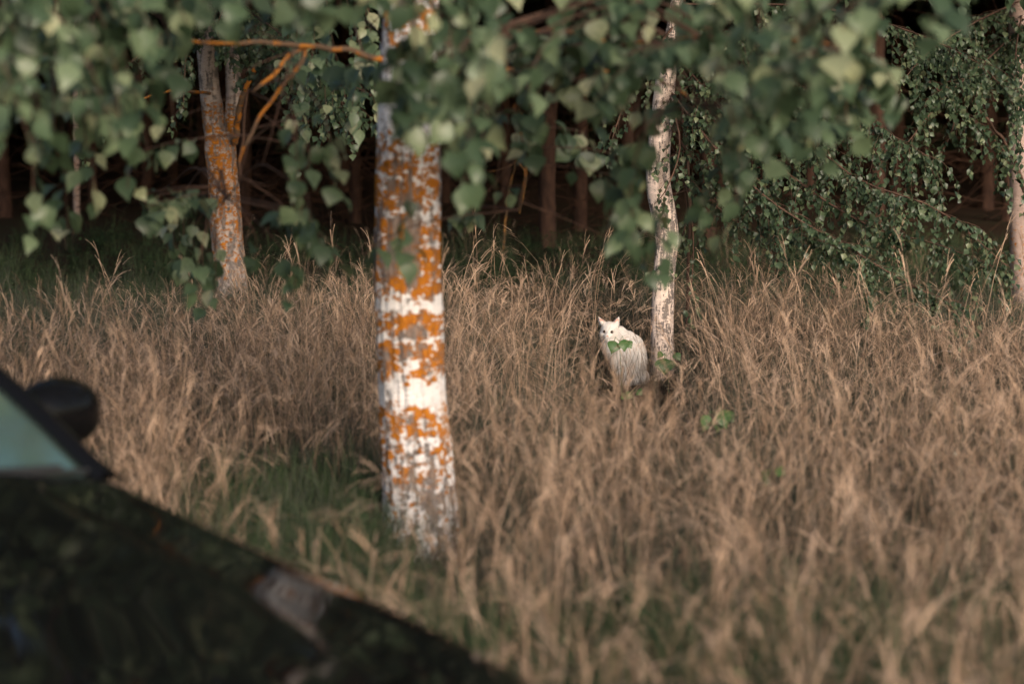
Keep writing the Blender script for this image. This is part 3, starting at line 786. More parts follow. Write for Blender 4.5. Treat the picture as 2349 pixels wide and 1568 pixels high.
# bonnet panel: proud sheet with its own shut line, crease and curvature
bon = []
for u in np.linspace(0, 1, 24):
    s = .03 + 1.52*u
    w_ = np.interp(s, st[:, 0], st[:, 1]); zc = np.interp(s, st[:, 0], st[:, 2]); zs = np.interp(s, st[:, 0], st[:, 3])
    row = []
    for q in np.linspace(-1, 1, 31):
        yy = q*w_*.86; a = abs(q)
        prof = np.interp(abs(yy)/w_, [0, .15, .38, .6, .78, .88], [1, 1, .92, .72, .35, .02])
        crease = .012*math.exp(-((a-.55)/.10)**2)
        row.append((s - .10*(q*q)*(u), yy, zs+(zc-zs)*prof+.008+crease))
    bon.append(row)
loft('bonnet', bon, M['paint'], car)
# cabin: roof, pillars, glass
WS_B, WS_T = (-.02, .80, 1.0), (-.78, .60, 1.42)         # windscreen base / top: s, half width, z
def ws(u, q, off=0):
    s = WS_B[0]*(1-u)+WS_T[0]*u - .10*q*q*(1-.3*u) + off*.35; y_ = (WS_B[1]*(1-u)+WS_T[1]*u)*q
    z_ = WS_B[2]*(1-u)+WS_T[2]*u + .04*math.sin(math.pi*u) - .03*q*q + off*.9
    return (s, y_, z_)
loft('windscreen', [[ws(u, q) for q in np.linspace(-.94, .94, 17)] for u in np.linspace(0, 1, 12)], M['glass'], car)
for sgn in (-1, 1):
    P = [Vector(ws(u, sgn*.985)) for u in np.linspace(-.03, 1.0, 14)]
    V, F = tube([tuple(p) for p in P], np.full(14, .032), 10)
    link('pillar', mesh_np('pillar', V, F, M['paint']), car)
roof = [[(s, q*.60*np.interp(s, [-2.6, -1.2, -.75], [.92, 1, 1]), np.interp(s, [-2.65, -2.2, -1.5, -.78], [1.28, 1.42, 1.47, 1.43])-.05*q*q) for q in np.linspace(-1, 1, 13)] for s in np.linspace(-2.65, -.76, 14)]
loft('roof', roof, M['paint'], car)
for sgn in (-1, 1):
    loft('side_window', [[(s, sgn*(.86*(1-u)+.60*u-.01), np.interp(u, [0, 1], [.95, np.interp(s, [-2.65, -2.2, -1.5, -.78], [1.24, 1.38, 1.42, 1.39])])) for u in np.linspace(0, 1, 6)] for s in np.linspace(-2.6, -.80, 10)], M['dark_glass'], car)
    loft('side_window', [[(-.80+.78*(1-v)*k, sgn*(.86*(1-v)+.60*v-.01), .95+.44*v) for v in np.linspace(0, 1, 6)] for k in np.linspace(0, .95, 6)], M['dark_glass'], car)
loft('rear_window', [[(-2.65-.28*(1-u), q*(.58+.1*(1-u)), .96+.32*u) for q in np.linspace(-1, 1, 9)] for u in np.linspace(0, 1, 5)], M['dark_glass'], car)
# wing mirrors: rounded shell on a stalk, with mirror glass facing back
def mirror(sgn):
    bm = bmesh.new(); bmesh.ops.create_uvsphere(bm, u_segments=28, v_segments=18, radius=1)
    for v_ in bm.verts:
        x_, y_, z_ = v_.co
        zz = math.copysign(abs(z_)**.8, z_)*(.108 if z_ > 0 else .095)
        yy = math.copysign(abs(y_)**.85, y_)*.16; xx = x_*(.10 if x_ > 0 else .02)
        k = 1-.22*max(0, -sgn*y_)
        v_.co = (xx, yy, zz*k)
    me = bpy.data.meshes.new('mirror_shell'); bm.to_mesh(me); bm.free(); me.materials.append(M['paint'])
    me.polygons.foreach_set('use_smooth', [True]*len(me.polygons))
    o = link('wing_mirror', me, car, (-.62, sgn*.99, 1.055)); o.rotation_euler = (R(-6*sgn), 0, R(10*sgn))
    g = []
    for rr_ in np.linspace(0, 1, 4): g.append([(-.0215, rr_*.10*math.cos(a), rr_*.062*math.sin(a)) for a in np.linspace(0, 2*math.pi, 25)])
    loft('mirror_glass', g, M['chrome'], o)
    V, F = tube([(-.52, sgn*.82, .965), (-.56, sgn*.88, .98), (-.60, sgn*.95, 1.0)], np.array([.035, .028, .025]), 10)
    link('mirror_stalk', mesh_np('mirror_stalk', V, F, M['black_plastic']), car)
mirror(1); mirror(-1)
# wipers and cowl
V, F = tube(catmull([(.03, -.62, 1.0), (.0, -.2, 1.035), (-.03, .25, 1.04), (-.03, .62, 1.02)], 16), np.full(16, .008), 6)
link('wiper', mesh_np('wiper', V, F, M['black_plastic']), car)
V, F = tube(catmull([(.05, .1, 1.03), (.02, .4, 1.03), (-.03, .70, 1.0)], 12), np.full(12, .008), 6)
link('wiper', mesh_np('wiper', V, F, M['black_plastic']), car)
loft('cowl', [[(s, q*.80, 1.018-.05*q*q - .006*k) for q in np.linspace(-1, 1, 13)] for k, s in enumerate((.035, -.02, -.06))], M['black_plastic'], car)
for sgn in (-1, 1):
    bm = bmesh.new(); bmesh.ops.create_uvsphere(bm, u_segments=20, v_segments=12, radius=1)
    for v_ in bm.verts: v_.co = (v_.co.x*.14, v_.co.y*.15, v_.co.z*.075)
    me = bpy.data.meshes.new('headlight'); bm.to_mesh(me); bm.free(); me.materials.append(M['lamp_glass'])
    me.polygons.foreach_set('use_smooth', [True]*len(me.polygons))
    link('headlight', me, car, (1.68, sgn*.56, .62))
    for s_ in (1.0, -2.1):
        def ring(prof, nm, mt, par, loc=None):
            sec = [[(r_*math.cos(a), y_, r_*math.sin(a)) for a in np.linspace(0, 2*math.pi, 37)] for r_, y_ in prof]
            o = loft(nm, sec, mt, par); 
            if loc: o.location = loc
            return o
        wh = ring([(.19, -.10), (.30, -.11), (.32, -.08), (.325, 0), (.32, .08), (.30, .11), (.19, .10)], 'wheel', M['rubber'], car, (s_, sgn*.80, .32))
        ring([(.0, sgn*.07), (.05, sgn*.09), (.10, sgn*.06), (.17, sgn*.07), (.20, sgn*.10)], 'rim', M['chrome'], wh)

# ------------------------------------------------------------------ the white cat
m, t, b = newmat('white_fur'); M['fur'] = m
fn = noise_tex(t, 90, 4, .7, None, (1, 1, .35)); fl_ = noise_tex(t, 14, 3, .6)
c = mix(t, mrange(t, fn, .3, .7), (.76, .72, .69), (.68, .62, .58)); c = mix(t, mrange(t, fl_, .45, .75, 0, .35), c, (.76, .66, .60))
t.links.new(c, b.inputs['Base Color']); b.inputs['Roughness'].default_value = .95; b.inputs['Specular IOR Level'].default_value = .1
bp = N(t, 'ShaderNodeBump'); bp.inputs['Distance'].default_value = .003; t.links.new(fn, bp.inputs['Height']); t.links.new(bp.outputs[0], b.inputs['Normal'])
M['fur_hair'] = simple('fur_hair', (.76, .72, .69), .9, .1)
M['cat_eye'] = simple('cat_eye', (.02, .010, .006), .3, .4)
M['cat_pink'] = simple('cat_pink', (.62, .34, .27), .7, .2)
def cp(cx, cy, y=0.): return Vector(((cx-880)/2204, y, (1200-cy)/2204))
base = at(1380*.9396+880/5.6*.9396, 0, 14.95); cb = Vector((at((1380+880/5.6)*.9396, 886, 14.95).x, 14.95, 0))
cb.z = at(1500, (720+1200/5.6)*.9396, 14.95).z
cat = empty('cat', cb, 'fluffy white cat sitting in the dry grass and looking over its shoulder at the camera', 'cat')
bm = bmesh.new()
def ell(c_, r_, rot=(0, 0, 0)):
    mt = Matrix.Translation(c_) @ Matrix.Rotation(rot[1], 4, 'Y') @ Matrix.Rotation(rot[0], 4, 'X') @ Matrix.Diagonal((r_[0], r_[1], r_[2], 1))
    bmesh.ops.create_icosphere(bm, subdivisions=3, radius=1, matrix=mt)
ell(cp(596, 460, -.045), (.057, .056, .056))                  # skull
ell(cp(525, 505, -.052), (.031, .034, .028)); ell(cp(655, 512, -.048), (.036, .036, .031))   # cheeks
ell(cp(568, 532, -.095), (.024, .022, .019)); ell(cp(566, 560, -.082), (.020, .018, .014))   # muzzle, chin
ell(cp(572, 490, -.090), (.013, .018, .026))                 # nose bridge
ell(cp(655, 570, -.01), (.072, .062, .062)); ell(cp(735, 540, .03), (.070, .065, .055), (0, .5, 0))    # neck and nape
ell(cp(610, 660, -.02), (.056, .062, .075), (0, -.2, 0)); ell(cp(700, 690, .0), (.088, .080, .095), (0, -.3, 0))      # ruff, chest
ell(cp(835, 665, .06), (.085, .085, .080), (0, .6, 0)); ell(cp(930, 760, .07), (.080, .095, .105), (0, -.25, 0))
ell(cp(960, 900, .07), (.072, .095, .115)); ell(cp(900, 830, .0), (.095, .085, .115), (0, -.2, 0))   # haunch
ell(cp(975, 1050, .05), (.046, .10, .065)); ell(cp(880, 1000, .0), (.070, .07, .10))
ell(cp(720, 860, -.02), (.056, .050, .095), (0, -.38, 0)); ell(cp(775, 985, -.035), (.048, .042, .080), (0, -.35, 0))
ell(cp(815, 1090, -.045), (.040, .038, .058), (0, -.2, 0)); ell(cp(840, 1160, -.06), (.038, .045, .030)); ell(cp(770, 1165, -.04), (.028, .04, .026))
ell(cp(930, 1165, -.02), (.05, .045, .028)); ell(cp(1010, 1150, .0), (.05, .06, .03)); ell(cp(1060, 1120, .08), (.045, .05, .038))   # hind foot, tail wrap
# ears as cones, part of the skin
for (a_, b__, c__) in (((502, 355, -.035), (446, 282, -.035), .036), ((688, 360, -.025), (722, 284, -.02), .038)):
    p0, p1 = cp(*a_), cp(*b__); d_ = p1-p0
    q_ = d_.to_track_quat('Z', 'Y').to_matrix().to_4x4()
    mt = Matrix.Translation(p0+d_*.35) @ q_
    bmesh.ops.create_cone(bm, cap_ends=True, segments=20, radius1=c__, radius2=.005, depth=d_.length*1.5, matrix=mt @ Matrix.Diagonal((1.0, .55, 1, 1)))
me = bpy.data.meshes.new('raw_cat'); bm.to_mesh(me); bm.free()
tmp = link('raw_cat', me); md = tmp.modifiers.new('r', 'REMESH'); md.mode = 'VOXEL'; md.voxel_size = .0055
ms = tmp.modifiers.new('s', 'SMOOTH'); ms.factor = .5; ms.iterations = 4
dg = bpy.context.evaluated_depsgraph_get(); body = bpy.data.meshes.new_from_object(tmp.evaluated_get(dg))
bpy.data.objects.remove(tmp); bpy.data.meshes.remove(me)
body.name = 'cat_body'; body.materials.clear(); body.materials.append(M['fur']); body.polygons.foreach_set('use_smooth', [True]*len(body.polygons))
for v_ in body.vertices:       # clumped coat relief
    q = v_.co; nn = v_.normal
    amp = .0024 if (q-cp(598, 468, -.045)).length > .075 else .0008
    v_.co = q + nn*amp*noise.fractal(Vector((q.x*38, q.y*38, q.z*20)), .8, 2., 3)
link('body', body, cat)
hv = []; hf = []; r3 = random.Random(3)
vs = body.vertices
for k in range(9000):
    v_ = vs[r3.randrange(len(vs))]; q = v_.co.copy(); nn = v_.normal.copy()
    hd = (q-cp(590, 470, -.05)).length
    if hd < .062 and q.z > cp(0, 545).z: continue
    ln = r3.uniform(.012, .026) if hd > .07 else r3.uniform(.006, .011)
    dr = (nn*.30+Vector((r3.gauss(.05, .16), r3.gauss(0, .16), -.85))).normalized()
    sd_ = dr.cross(nn).normalized()*.0011 if dr.cross(nn).length > 1e-4 else Vector((.001, 0, 0))
    m_ = q+dr*ln*.6+nn*.001; e_ = q+dr*ln+Vector((0, 0, -ln*.2))
    i = len(hv); hv += [q-sd_, q+sd_, m_+sd_*.8, m_-sd_*.8, e_]; hf += [(i, i+1, i+2), (i, i+2, i+3), (i+3, i+2, i+4)]
tag(link('fur', mesh_np('fur', np.array([tuple(q) for q in hv]), np.array(hf), M['fur_hair']), cat), kind='stuff')
from mathutils.bvhtree import BVHTree
_b = bmesh.new(); _b.from_mesh(body); _tree = BVHTree.FromBMesh(_b)
def front_of(p, off=0.):
    h_ = _tree.ray_cast(Vector((p.x, -.5, p.z)), Vector((0, 1, 0)))[0]
    return Vector((p.x, (h_.y if h_ else p.y)+off, p.z))
def blob(name, c_, r_, mat, rot=(0, 0, 0)):
    c_ = front_of(c_, .0015)
    b2 = bmesh.new(); bmesh.ops.create_uvsphere(b2, u_segments=16, v_segments=10, radius=1, matrix=Matrix.Diagonal((*r_, 1)))
    me = bpy.data.meshes.new(name); b2.to_mesh(me); b2.free(); me.materials.append(mat); me.polygons.foreach_set('use_smooth', [True]*len(me.polygons))
    o = link(name, me, cat, c_); o.rotation_euler = rot; return o
blob('eye', cp(526, 468, -.090), (.0108, .006, .0096), M['cat_eye'], (0, .3, 0)); blob('eye', cp(622, 470, -.092), (.0108, .006, .0096), M['cat_eye'], (0, -.3, 0))
blob('nose', cp(563, 524, -.117), (.0075, .004, .005), M['cat_pink'])
for (a_, b__) in (((500, 352, -.056), (455, 292, -.047)), ((688, 357, -.047), (716, 294, -.034))):
    p0, p1 = cp(*a_), cp(*b__); d_ = p1-p0; sx = Vector((d_.z, 0, -d_.x)).normalized()*.013
    link('inner_ear', mesh_np('inner_ear', np.array([tuple(p0-sx), tuple(p0+sx), tuple(p0+d_*.6+sx*.6+Vector((0, -.002, 0))), tuple(p1), tuple(p0+d_*.6-sx*.6+Vector((0, -.002, 0)))]), [np.array([(0, 1, 2), (0, 2, 4), (4, 2, 3)])], M['cat_pink']), cat)
wk = MB()
for sgn in (-1, 1):
    for k in range(4):
        p0 = cp(566+sgn*18, 535+k*3, -.108); e_ = p0+Vector((sgn*.045, -.01, .004-k*.007)); V, F = tube(catmull([tuple(p0), tuple((p0+e_)*.5+Vector((0, 0, .003))), tuple(e_)], 6), np.full(6, .00035), 3); wk.add(V, f4=F)
link('whiskers', wk.mesh('whiskers', M['fur_hair']), cat)

# ------------------------------------------------------------------ grass
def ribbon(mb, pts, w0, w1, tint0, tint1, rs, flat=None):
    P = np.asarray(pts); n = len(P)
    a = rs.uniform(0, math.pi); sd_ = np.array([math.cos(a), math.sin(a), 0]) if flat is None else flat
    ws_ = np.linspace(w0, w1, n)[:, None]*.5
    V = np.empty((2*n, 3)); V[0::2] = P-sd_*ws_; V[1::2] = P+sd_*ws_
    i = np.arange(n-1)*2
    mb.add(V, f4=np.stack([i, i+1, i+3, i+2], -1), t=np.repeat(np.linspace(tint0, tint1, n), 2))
def arc(rs, p, az, lean, h, bend, n):
    """stem growing from p, initial lean from vertical, progressively bending over"""
    pts = [np.array(p, dtype=float)]; th = lean; st_ = h/(n-1)
    for k in range(n-1):
        u = k/(n-1); th = lean+bend*u**4.5*1.8
        pts.append(pts[-1]+st_*np.array([math.sin(th)*math.cos(az), math.sin(th)*math.sin(az), math.cos(th)]))
        az += rs.gauss(0, .02)
    return pts
def tuft(kind, seed):
    rs = random.Random(seed); mb = MB()
    if kind in ('tall', 'mid', 'lodged', 'long'):
        nst = {'tall': 15, 'mid': 14, 'lodged': 14, 'long': 5}[kind]
        caz = rs.uniform(0, 6.28)
        for k in range(nst):
            r_ = abs(rs.gauss(0, .11)); a = rs.uniform(0, 6.28); p = (r_*math.cos(a), r_*math.sin(a), -.03)
            az = a+rs.gauss(0, .8)
            if kind == 'tall': h, lean, bend = rs.uniform(.42, .80), abs(rs.gauss(.04, .11)), abs(rs.gauss(.85, .45))
            elif kind == 'long': h, lean, bend = rs.uniform(.6, .95), abs(rs.gauss(.12, .2)), abs(rs.gauss(1.1, .5))
            elif kind == 'mid': h, lean, bend = rs.uniform(.42, .72), abs(rs.gauss(.15, .22)), abs(rs.gauss(.3, .35))
            else: h, lean, bend = rs.uniform(.45, .85), abs(rs.gauss(.95, .28)), abs(rs.gauss(.35, .3)); az = caz+rs.gauss(0, .5)
            pts = arc(rs, p, az, lean, h, bend, 7)
            t0 = rs.uniform(.0, .62)+(.25 if kind == 'long' else 0); t1 = t0+rs.uniform(.15, .5)
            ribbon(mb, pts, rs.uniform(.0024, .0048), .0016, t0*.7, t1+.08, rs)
            if rs.random() < {'tall': .55, 'long': .9}.get(kind, .33):      # drooping seed head
                d = pts[-1]-pts[-2]; d /= np.linalg.norm(d)
                q = pts[-1]-d*.02; hl = rs.uniform(.08, .14)*(1.3 if kind == 'long' else 1)
                for s in range(6):
                    e = d+np.array([rs.gauss(0, .12), rs.gauss(0, .12), rs.gauss(-.2-.06*s, .12)]); e /= np.linalg.norm(e)
                    b_ = q+d*hl*.16*s; m1 = b_+e*hl*.35; m2 = m1+(e+np.array([0, 0, -.35]))*hl*.3
                    ribbon(mb, [b_, m1, m2], .003, .0045 if s < 3 else .0015, t1+.05, min(1, t1+.3), rs)
        for k in range(1 if kind == 'long' else 3):                 # dry leaf blades low down
            a = rs.uniform(0, 6.28); r_ = rs.uniform(0, .07)
            pts = arc(rs, (r_*math.cos(a), r_*math.sin(a), -.03), a, abs(rs.gauss(.4, .3)), rs.uniform(.15, .38), abs(rs.gauss(.6, .3)), 6)
            t0 = rs.uniform(.0, .4); ribbon(mb, pts, .0045, .001, t0, t0+.15, rs)
        mt = M['tan']
    elif kind == 'thatch':
        for k in range(34):
            a = rs.uniform(0, 6.28); r_ = rs.uniform(0, .12)
            pts = arc(rs, (r_*math.cos(a), r_*math.sin(a), -.02), rs.uniform(0, 6.28), abs(rs.gauss(.9, .35)), rs.uniform(.12, .36), rs.uniform(.1, 1.0), 5)
            t0 = rs.uniform(0, .65)**1.2; ribbon(mb, pts, rs.uniform(.0025, .005), .0015, t0, t0+.1, rs)
        mt = M['thatch']
    elif kind == 'sedge':
        for k in range(22):
            a = rs.uniform(0, 6.28); r_ = abs(rs.gauss(0, .11))
            pts = arc(rs, (r_*math.cos(a), r_*math.sin(a), -.02), a+rs.gauss(0, .8), abs(rs.gauss(.2, .22)), rs.uniform(.22, .5), abs(rs.gauss(.5, .4)), 6)
            t0 = rs.uniform(0, .7); ribbon(mb, pts, rs.uniform(.003, .005), .001, t0, t0+.25, rs)
        mt = M['sedge']
    elif kind == 'green':
        for k in range(34):
            a = rs.uniform(0, 6.28); r_ = abs(rs.gauss(0, .05))
            pts = arc(rs, (r_*math.cos(a), r_*math.sin(a), -.02), a+rs.gauss(0, .5), abs(rs.gauss(.15, .18)), rs.uniform(.18, .46), abs(rs.gauss(1.0, .5)), 7)
            t0 = rs.uniform(0, .5); ribbon(mb, pts, rs.uniform(.003, .0055), .001, t0, t0+.3, rs)
        mt = M['green']
    else:  # low leafy herbs
        for k in range(9):
            a = rs.uniform(0, 6.28); h = rs.uniform(.08, .3)
            pts = arc(rs, (rs.gauss(0, .05), rs.gauss(0, .05), -.02), a, abs(rs.gauss(.2, .2)), h, .4, 5)
            ribbon(mb, pts, .003, .0015, .3, .4, rs)
            for s in range(7):
                b_ = pts[rs.randint(1, 4)]; az = rs.uniform(0, 6.28); ln = rs.uniform(.02, .045)
                e = np.array([math.cos(az), math.sin(az), rs.uniform(-.5, .5)])*ln; s_ = np.array([-math.sin(az), math.cos(az), 0])*ln*.42
                q = b_+e*.3
                V = np.array([q, q+e*.5-s_, q+e*1.1, q+e*.5+s_]); mb.add(V, f4=[(0, 1, 2, 3)], t=rs.random())
        mt = M['forb']
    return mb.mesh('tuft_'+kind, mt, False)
def scatter(name, kinds, pts, label, cat_):
    """pts: list of (x, y, z, kind index, scale, height factor); one object of stuff, tufts instanced by geometry nodes"""
    NV = 4
    ob_protos = []
    for k in kinds:
        for v_ in range(NV): ob_protos.append(bpy.data.objects.new('tuft', tuft(k, hash_seed(k, v_))))
    P = np.array(pts); n = len(P)
    for r_ in (P if 'dry' in name else []):
        if r_[3] in (0, 1, 4) and r_[5] < .85: q_ = r_[5]; r_[4] *= q_**.65; r_[5] = q_**.35
    me = bpy.data.meshes.new(name); me.vertices.add(n); me.vertices.foreach_set('co', P[:, :3].astype(np.float32).ravel())
    a = me.attributes.new('idx', 'INT', 'POINT'); a.data.foreach_set('value', (P[:, 3]*NV + np.random.randint(0, NV, n)).astype(np.int32))
    a = me.attributes.new('scl', 'FLOAT_VECTOR', 'POINT'); S = np.stack([P[:, 4], P[:, 4], P[:, 4]*P[:, 5]], -1).astype(np.float32); a.data.foreach_set('vector', S.ravel())
    a = me.attributes.new('rot', 'FLOAT_VECTOR', 'POINT'); Rr = np.stack([np.random.normal(0, .10, n), np.random.normal(0, .10, n), np.random.uniform(0, 6.283, n)], -1).astype(np.float32); a.data.foreach_set('vector', Rr.ravel())
    o = link(name, me)
    g = bpy.data.node_groups.new(name, 'GeometryNodeTree')
    g.interface.new_socket('Geometry', in_out='INPUT', socket_type='NodeSocketGeometry'); g.interface.new_socket('Geometry', in_out='OUTPUT', socket_type='NodeSocketGeometry')
    gi = g.nodes.new('NodeGroupInput'); go = g.nodes.new('NodeGroupOutput')
    ip = g.nodes.new('GeometryNodeInstanceOnPoints'); ip.inputs['Pick Instance'].default_value = True
    jn = g.nodes.new('GeometryNodeJoinGeometry')
    for ob in reversed(ob_protos):
        oi = g.nodes.new('GeometryNodeObjectInfo'); oi.inputs['Object'].default_value = ob; oi.inputs['As Instance'].default_value = False
        gt = g.nodes.new('GeometryNodeGeometryToInstance'); g.links.new(oi.outputs['Geometry'], gt.inputs[0]); g.links.new(gt.outputs[0], jn.inputs[0])
    def attr(nm, ty):
        a_ = g.nodes.new('GeometryNodeInputNamedAttribute'); a_.data_type = ty; a_.inputs[0].default_value = nm; return [s for s in a_.outputs if s.enabled][0]
    g.links.new(gi.outputs[0], ip.inputs['Points']); g.links.new(jn.outputs[0], ip.inputs['Instance'])
    g.links.new(attr('idx', 'INT'), ip.inputs['Instance Index']); g.links.new(attr('rot', 'FLOAT_VECTOR'), ip.inputs['Rotation']); g.links.new(attr('scl', 'FLOAT_VECTOR'), ip.inputs['Scale'])
    g.links.new(ip.outputs[0], go.inputs[0])
    md_ = o.modifiers.new('scatter', 'NODES'); md_.node_group = g
    tag(o, label, cat_, kind='stuff'); return o
def hash_seed(k, v_): return sum(map(ord, k))*13+v_
def in_car(x, y):
    q = Vector((x, y, 0))-CAR_O; s = q.dot(H_); t_ = q.dot(L_)
    return -3.15 < s < 1.85 and abs(t_) < .92
def blocked(x, y):
    for (g_, r_) in ((gb, .15), (g2, .07), (g4, .13), (g5, .13)):
        if (x-g_.x)**2+(y-g_.y)**2 < r_*r_: return True
    return in_car(x, y)
def n2(x, y, s, o=0): return noise.noise((x*s, y*s, o))
def front_row(X):   # distance where the tall dry grass ends, by place along the wood edge
    return np.interp(X, [-400, 0, 300, 450, 700, 900, 1100, 1350, 1500, 1700, 1900, 2100, 2250, 2400, 2800], [12.8, 13.0, 13.6, 14.2, 15.2, 15.8, 16.3, 15.9, 15.8, 15.8, 15.3, 15.0, 14.4, 13.8, 13.6])
tan = []; grn = []; rg = random.Random(11)
DENS = 120
yv = 2.8
Y0, Y1 = 2.8, 18.2
cnt = 0
while cnt < 6000:
    y = rg.uniform(Y0, Y1); x = rg.uniform(-1, 1)*(.26*Y1+.8)
    if abs(x) > .26*y+.8: continue
    cnt += 1
    if blocked(x, y): continue
    X = x/y*FPX+1174.5
    edge = front_row(X)+.5*n2(x, y, 1.3)
    if y > edge and rg.random() < min(1, (y-edge)/.9): continue
    gz = ground_z(x, y)
    # clumps and thin places
    cl = n2(x, y, 1.9, 20)+.5*n2(x, y, 4.5, 21)
    if rg.random() > min(1, max(.06, .45+1.8*cl))*(1.0 if (X < 1000 and y > 10) or (X > 1550 and y > 12.8) or y > 15 else .48)*(1 if y > 8 else .6): continue
    hf = 1.0+.5*n2(x, y, .9, 3)+.35*cl
    tallz = 0
    if y > 11.0: tallz = 1
    if X < 900 and y > 8.6: tallz = 1
    green_patch = (430 < X < 900 and 7.9 < y < 10.7) or (y < 7.8 and n2(x, y, 1.4, 8) > -.02)
    if green_patch and rg.random() < .90: continue
    if 430 < X < 900 and 6.2 < y <= 7.9 and rg.random() < .6: continue
    # keep the sward low between camera and cat / slim birch
    if 1300 < X < 1620 and 10.6 < y < 15.6:
        lim = max(.07, CAM_H-775*y/FPX-.02)
        if 1350 < X < 1575 and y > 13.4: continue
        if rg.random() < .45: continue
        lim *= .8
        lim = lim*(1+.25*rg.random())
    elif 1080 < X < 2500 and 9.5 < y < 13.6: lim = .50+.16*n2(x, y, 1.1, 6)
    else: lim = 9
    u = rg.random()
    tallness = .5+1.3*n2(x, y, .7, 12)
    lodge = n2(x, y, .6, 30) > -.05 and X > 1000 and y < 13
    if tallz and u < .40+.35*tallness: k, hh = 0, .62
    elif u < (.45 if lodge else .80): k, hh = 1, .58
    else: k, hh = 2, .36
    if lim < .33: k, hh = (2, .30) if rg.random() < .85 else (1, .5)
    if X < 330 and y > 13.0 and k != 0 and rg.random() < .5: k, hh = 0, .62
    if 1585 < X < 1700 and 9.8 < y < 11.7:
        if rg.random() < .6: continue
        lim = min(lim, .2)
    if 840 < X < 1090 and 7.6 < y < 9.8:
        if rg.random() < .7: continue
        lim = min(lim, .2)
    s = rg.uniform(.8, 1.15)
    f = hf
    if y > 11.5:
        env = np.interp(X, [0, 300, 450, 600, 800, 1000, 1200, 1400, 1600, 1800, 2000, 2200, 2349], [700, 690, 690, 650, 610, 600, 625, 640, 650, 650, 655, 680, 720])
        lim = min(lim, max(.12, (CAM_H-(env-112)*y/FPX)*rg.uniform(.6, 1.0)))
    if hh*s*f > lim: f = lim/(hh*s)
    tan.append((x, y, gz, k, s, max(.18, f)))
cnt = 0
while cnt < 9000:
    y = rg.uniform(2.8, 19); x = rg.uniform(-1, 1)*(.26*19+.8)
    if abs(x) > .26*y+.8 or blocked(x, y): continue
    cnt += 1
    X = x/y*FPX+1174.5
    lim = 1
    if 1330 < X < 1600 and 12.2 < y < 15.6:
        lim = .22
        if y > 14.0 and rg.random() < .6: continue
    tan.append((x, y, ground_z(x, y), 3, rg.uniform(.8, 1.25), rg.uniform(.6, 1.1)*lim))
cnt = 0
while cnt < 13000:
    y = rg.uniform(2.8, 25.5); x = rg.uniform(-1, 1)*(.26*26+.8)
    if abs(x) > .26*y+.8 or blocked(x, y): continue
    cnt += 1
    X = x/y*FPX+1174.5; edge = front_row(X)
    back = y > edge-.6
    patch = (430 < X < 900 and 7.8 < y < 10.8) or (y < 8.4 and n2(x, y, 1.2, 8) > -.15) or (y < 6.3)
    low = .55 if not (patch or back) else 1
    if y < 22 and back: p_ = .5+.5*n2(x, y, .8, 2)
    elif back: p_ = .25
    elif patch: p_ = .95
    else: p_ = .30
    if y > 17.5: p_ *= .75
    if rg.random() > p_: continue
    lim = 1
    if 1300 < X < 1620 and 11.5 < y < 15.6:
        lim = .25
        if y > 13.6: continue
    k = 0 if (rg.random() < (.75 if not back else .45)) else 1
    grn.append((x, y, ground_z(x, y), k, rg.uniform(.7, 1.2)*(1 if not back else .9), rg.uniform(.6, 1.1)*lim*low))
# withered grass among the green behind
for _ in range(2600):
    y = rg.uniform(15.5, 24.5); x = rg.uniform(-1, 1)*(.26*y+.8)
    if blocked(x, y): continue
    X = x/y*FPX+1174.5
    if y > front_row(X)+(2.2 if X > 550 else .3) and rg.random() < (.65 if X > 550 else .92): continue
    tan.append((x, y, ground_z(x, y), rg.choice((1, 3, 3)), rg.uniform(.6, .95), rg.uniform(.4, .8)))
cnt = 0
while cnt < 2500:
    y = rg.uniform(3, 15.8); x = rg.uniform(-1, 1)*(.26*16+.8)
    if abs(x) > .26*y+.8 or blocked(x, y): continue
    cnt += 1
    X = x/y*FPX+1174.5
    if y > front_row(X): continue
    f = rg.uniform(.65, 1.05)
    if 850 < X < 1080 and 7 < y < 9.8: continue
    if 1575 < X < 1710 and 9.2 < y < 11.7: continue
    if 430 < X < 900 and 6.5 < y < 10.7 and rg.random() < .8: continue
    if 1300 < X < 1620 and 9.5 < y < 15.2:
        if 1350 < X < 1575 and y > 11: continue
        f = min(f, max(.15, (CAM_H-800*y/FPX)/.75))
    elif y > 11.5: f = min(f, max(.3, (CAM_H-(600-112)*y/FPX)/.8))
    tan.append((x, y, ground_z(x, y), 4, rg.uniform(.8, 1.1), f))
# a few tufts before the cat's haunch and at the foot of the slim birch
for (px, d, k, s, f) in ((1462, 14.62, 1, .55, .42), (1478, 14.7, 1, .6, .55), (1490, 14.6, 1, .55, .5), (1500, 14.8, 0, .5, .55), (1545, 14.7, 1, .6, .45), (1565, 14.8, 0, .6, .5), (1395, 14.7, 1, .6, .5), (1375, 14.8, 0, .6, .6), (1520, 14.8, 1, .5, .3), (1470, 14.75, 0, .4, .55)):
    p = at(px, 880, d); tan.append((p.x, d, ground_z(p.x, d), k, s, f/s))
scatter('dry_grass', ['tall', 'mid', 'lodged', 'thatch', 'long'], tan, 'tall dry tan grass with drooping seed heads covering the meadow', 'grass')
for _ in range(2000):           # fresh green tufts by the car and in the nearest grass
    if rg.random() < .45: y = rg.uniform(7.7, 10.6); X = rg.uniform(430, 890)
    else: y = rg.uniform(4.5, 8.0); X = rg.uniform(900, 2600)
    x = (X-1174.5)/FPX*y
    if blocked(x, y) or (y < 7.9 and n2(x, y, 1.1, 8) < -.12): continue
    grn.append((x, y, ground_z(x, y), 0 if rg.random() < .85 else 1, rg.uniform(.8, 1.2), rg.uniform(.7, 1.1)*(1.25 if y < 7.6 else .9)))
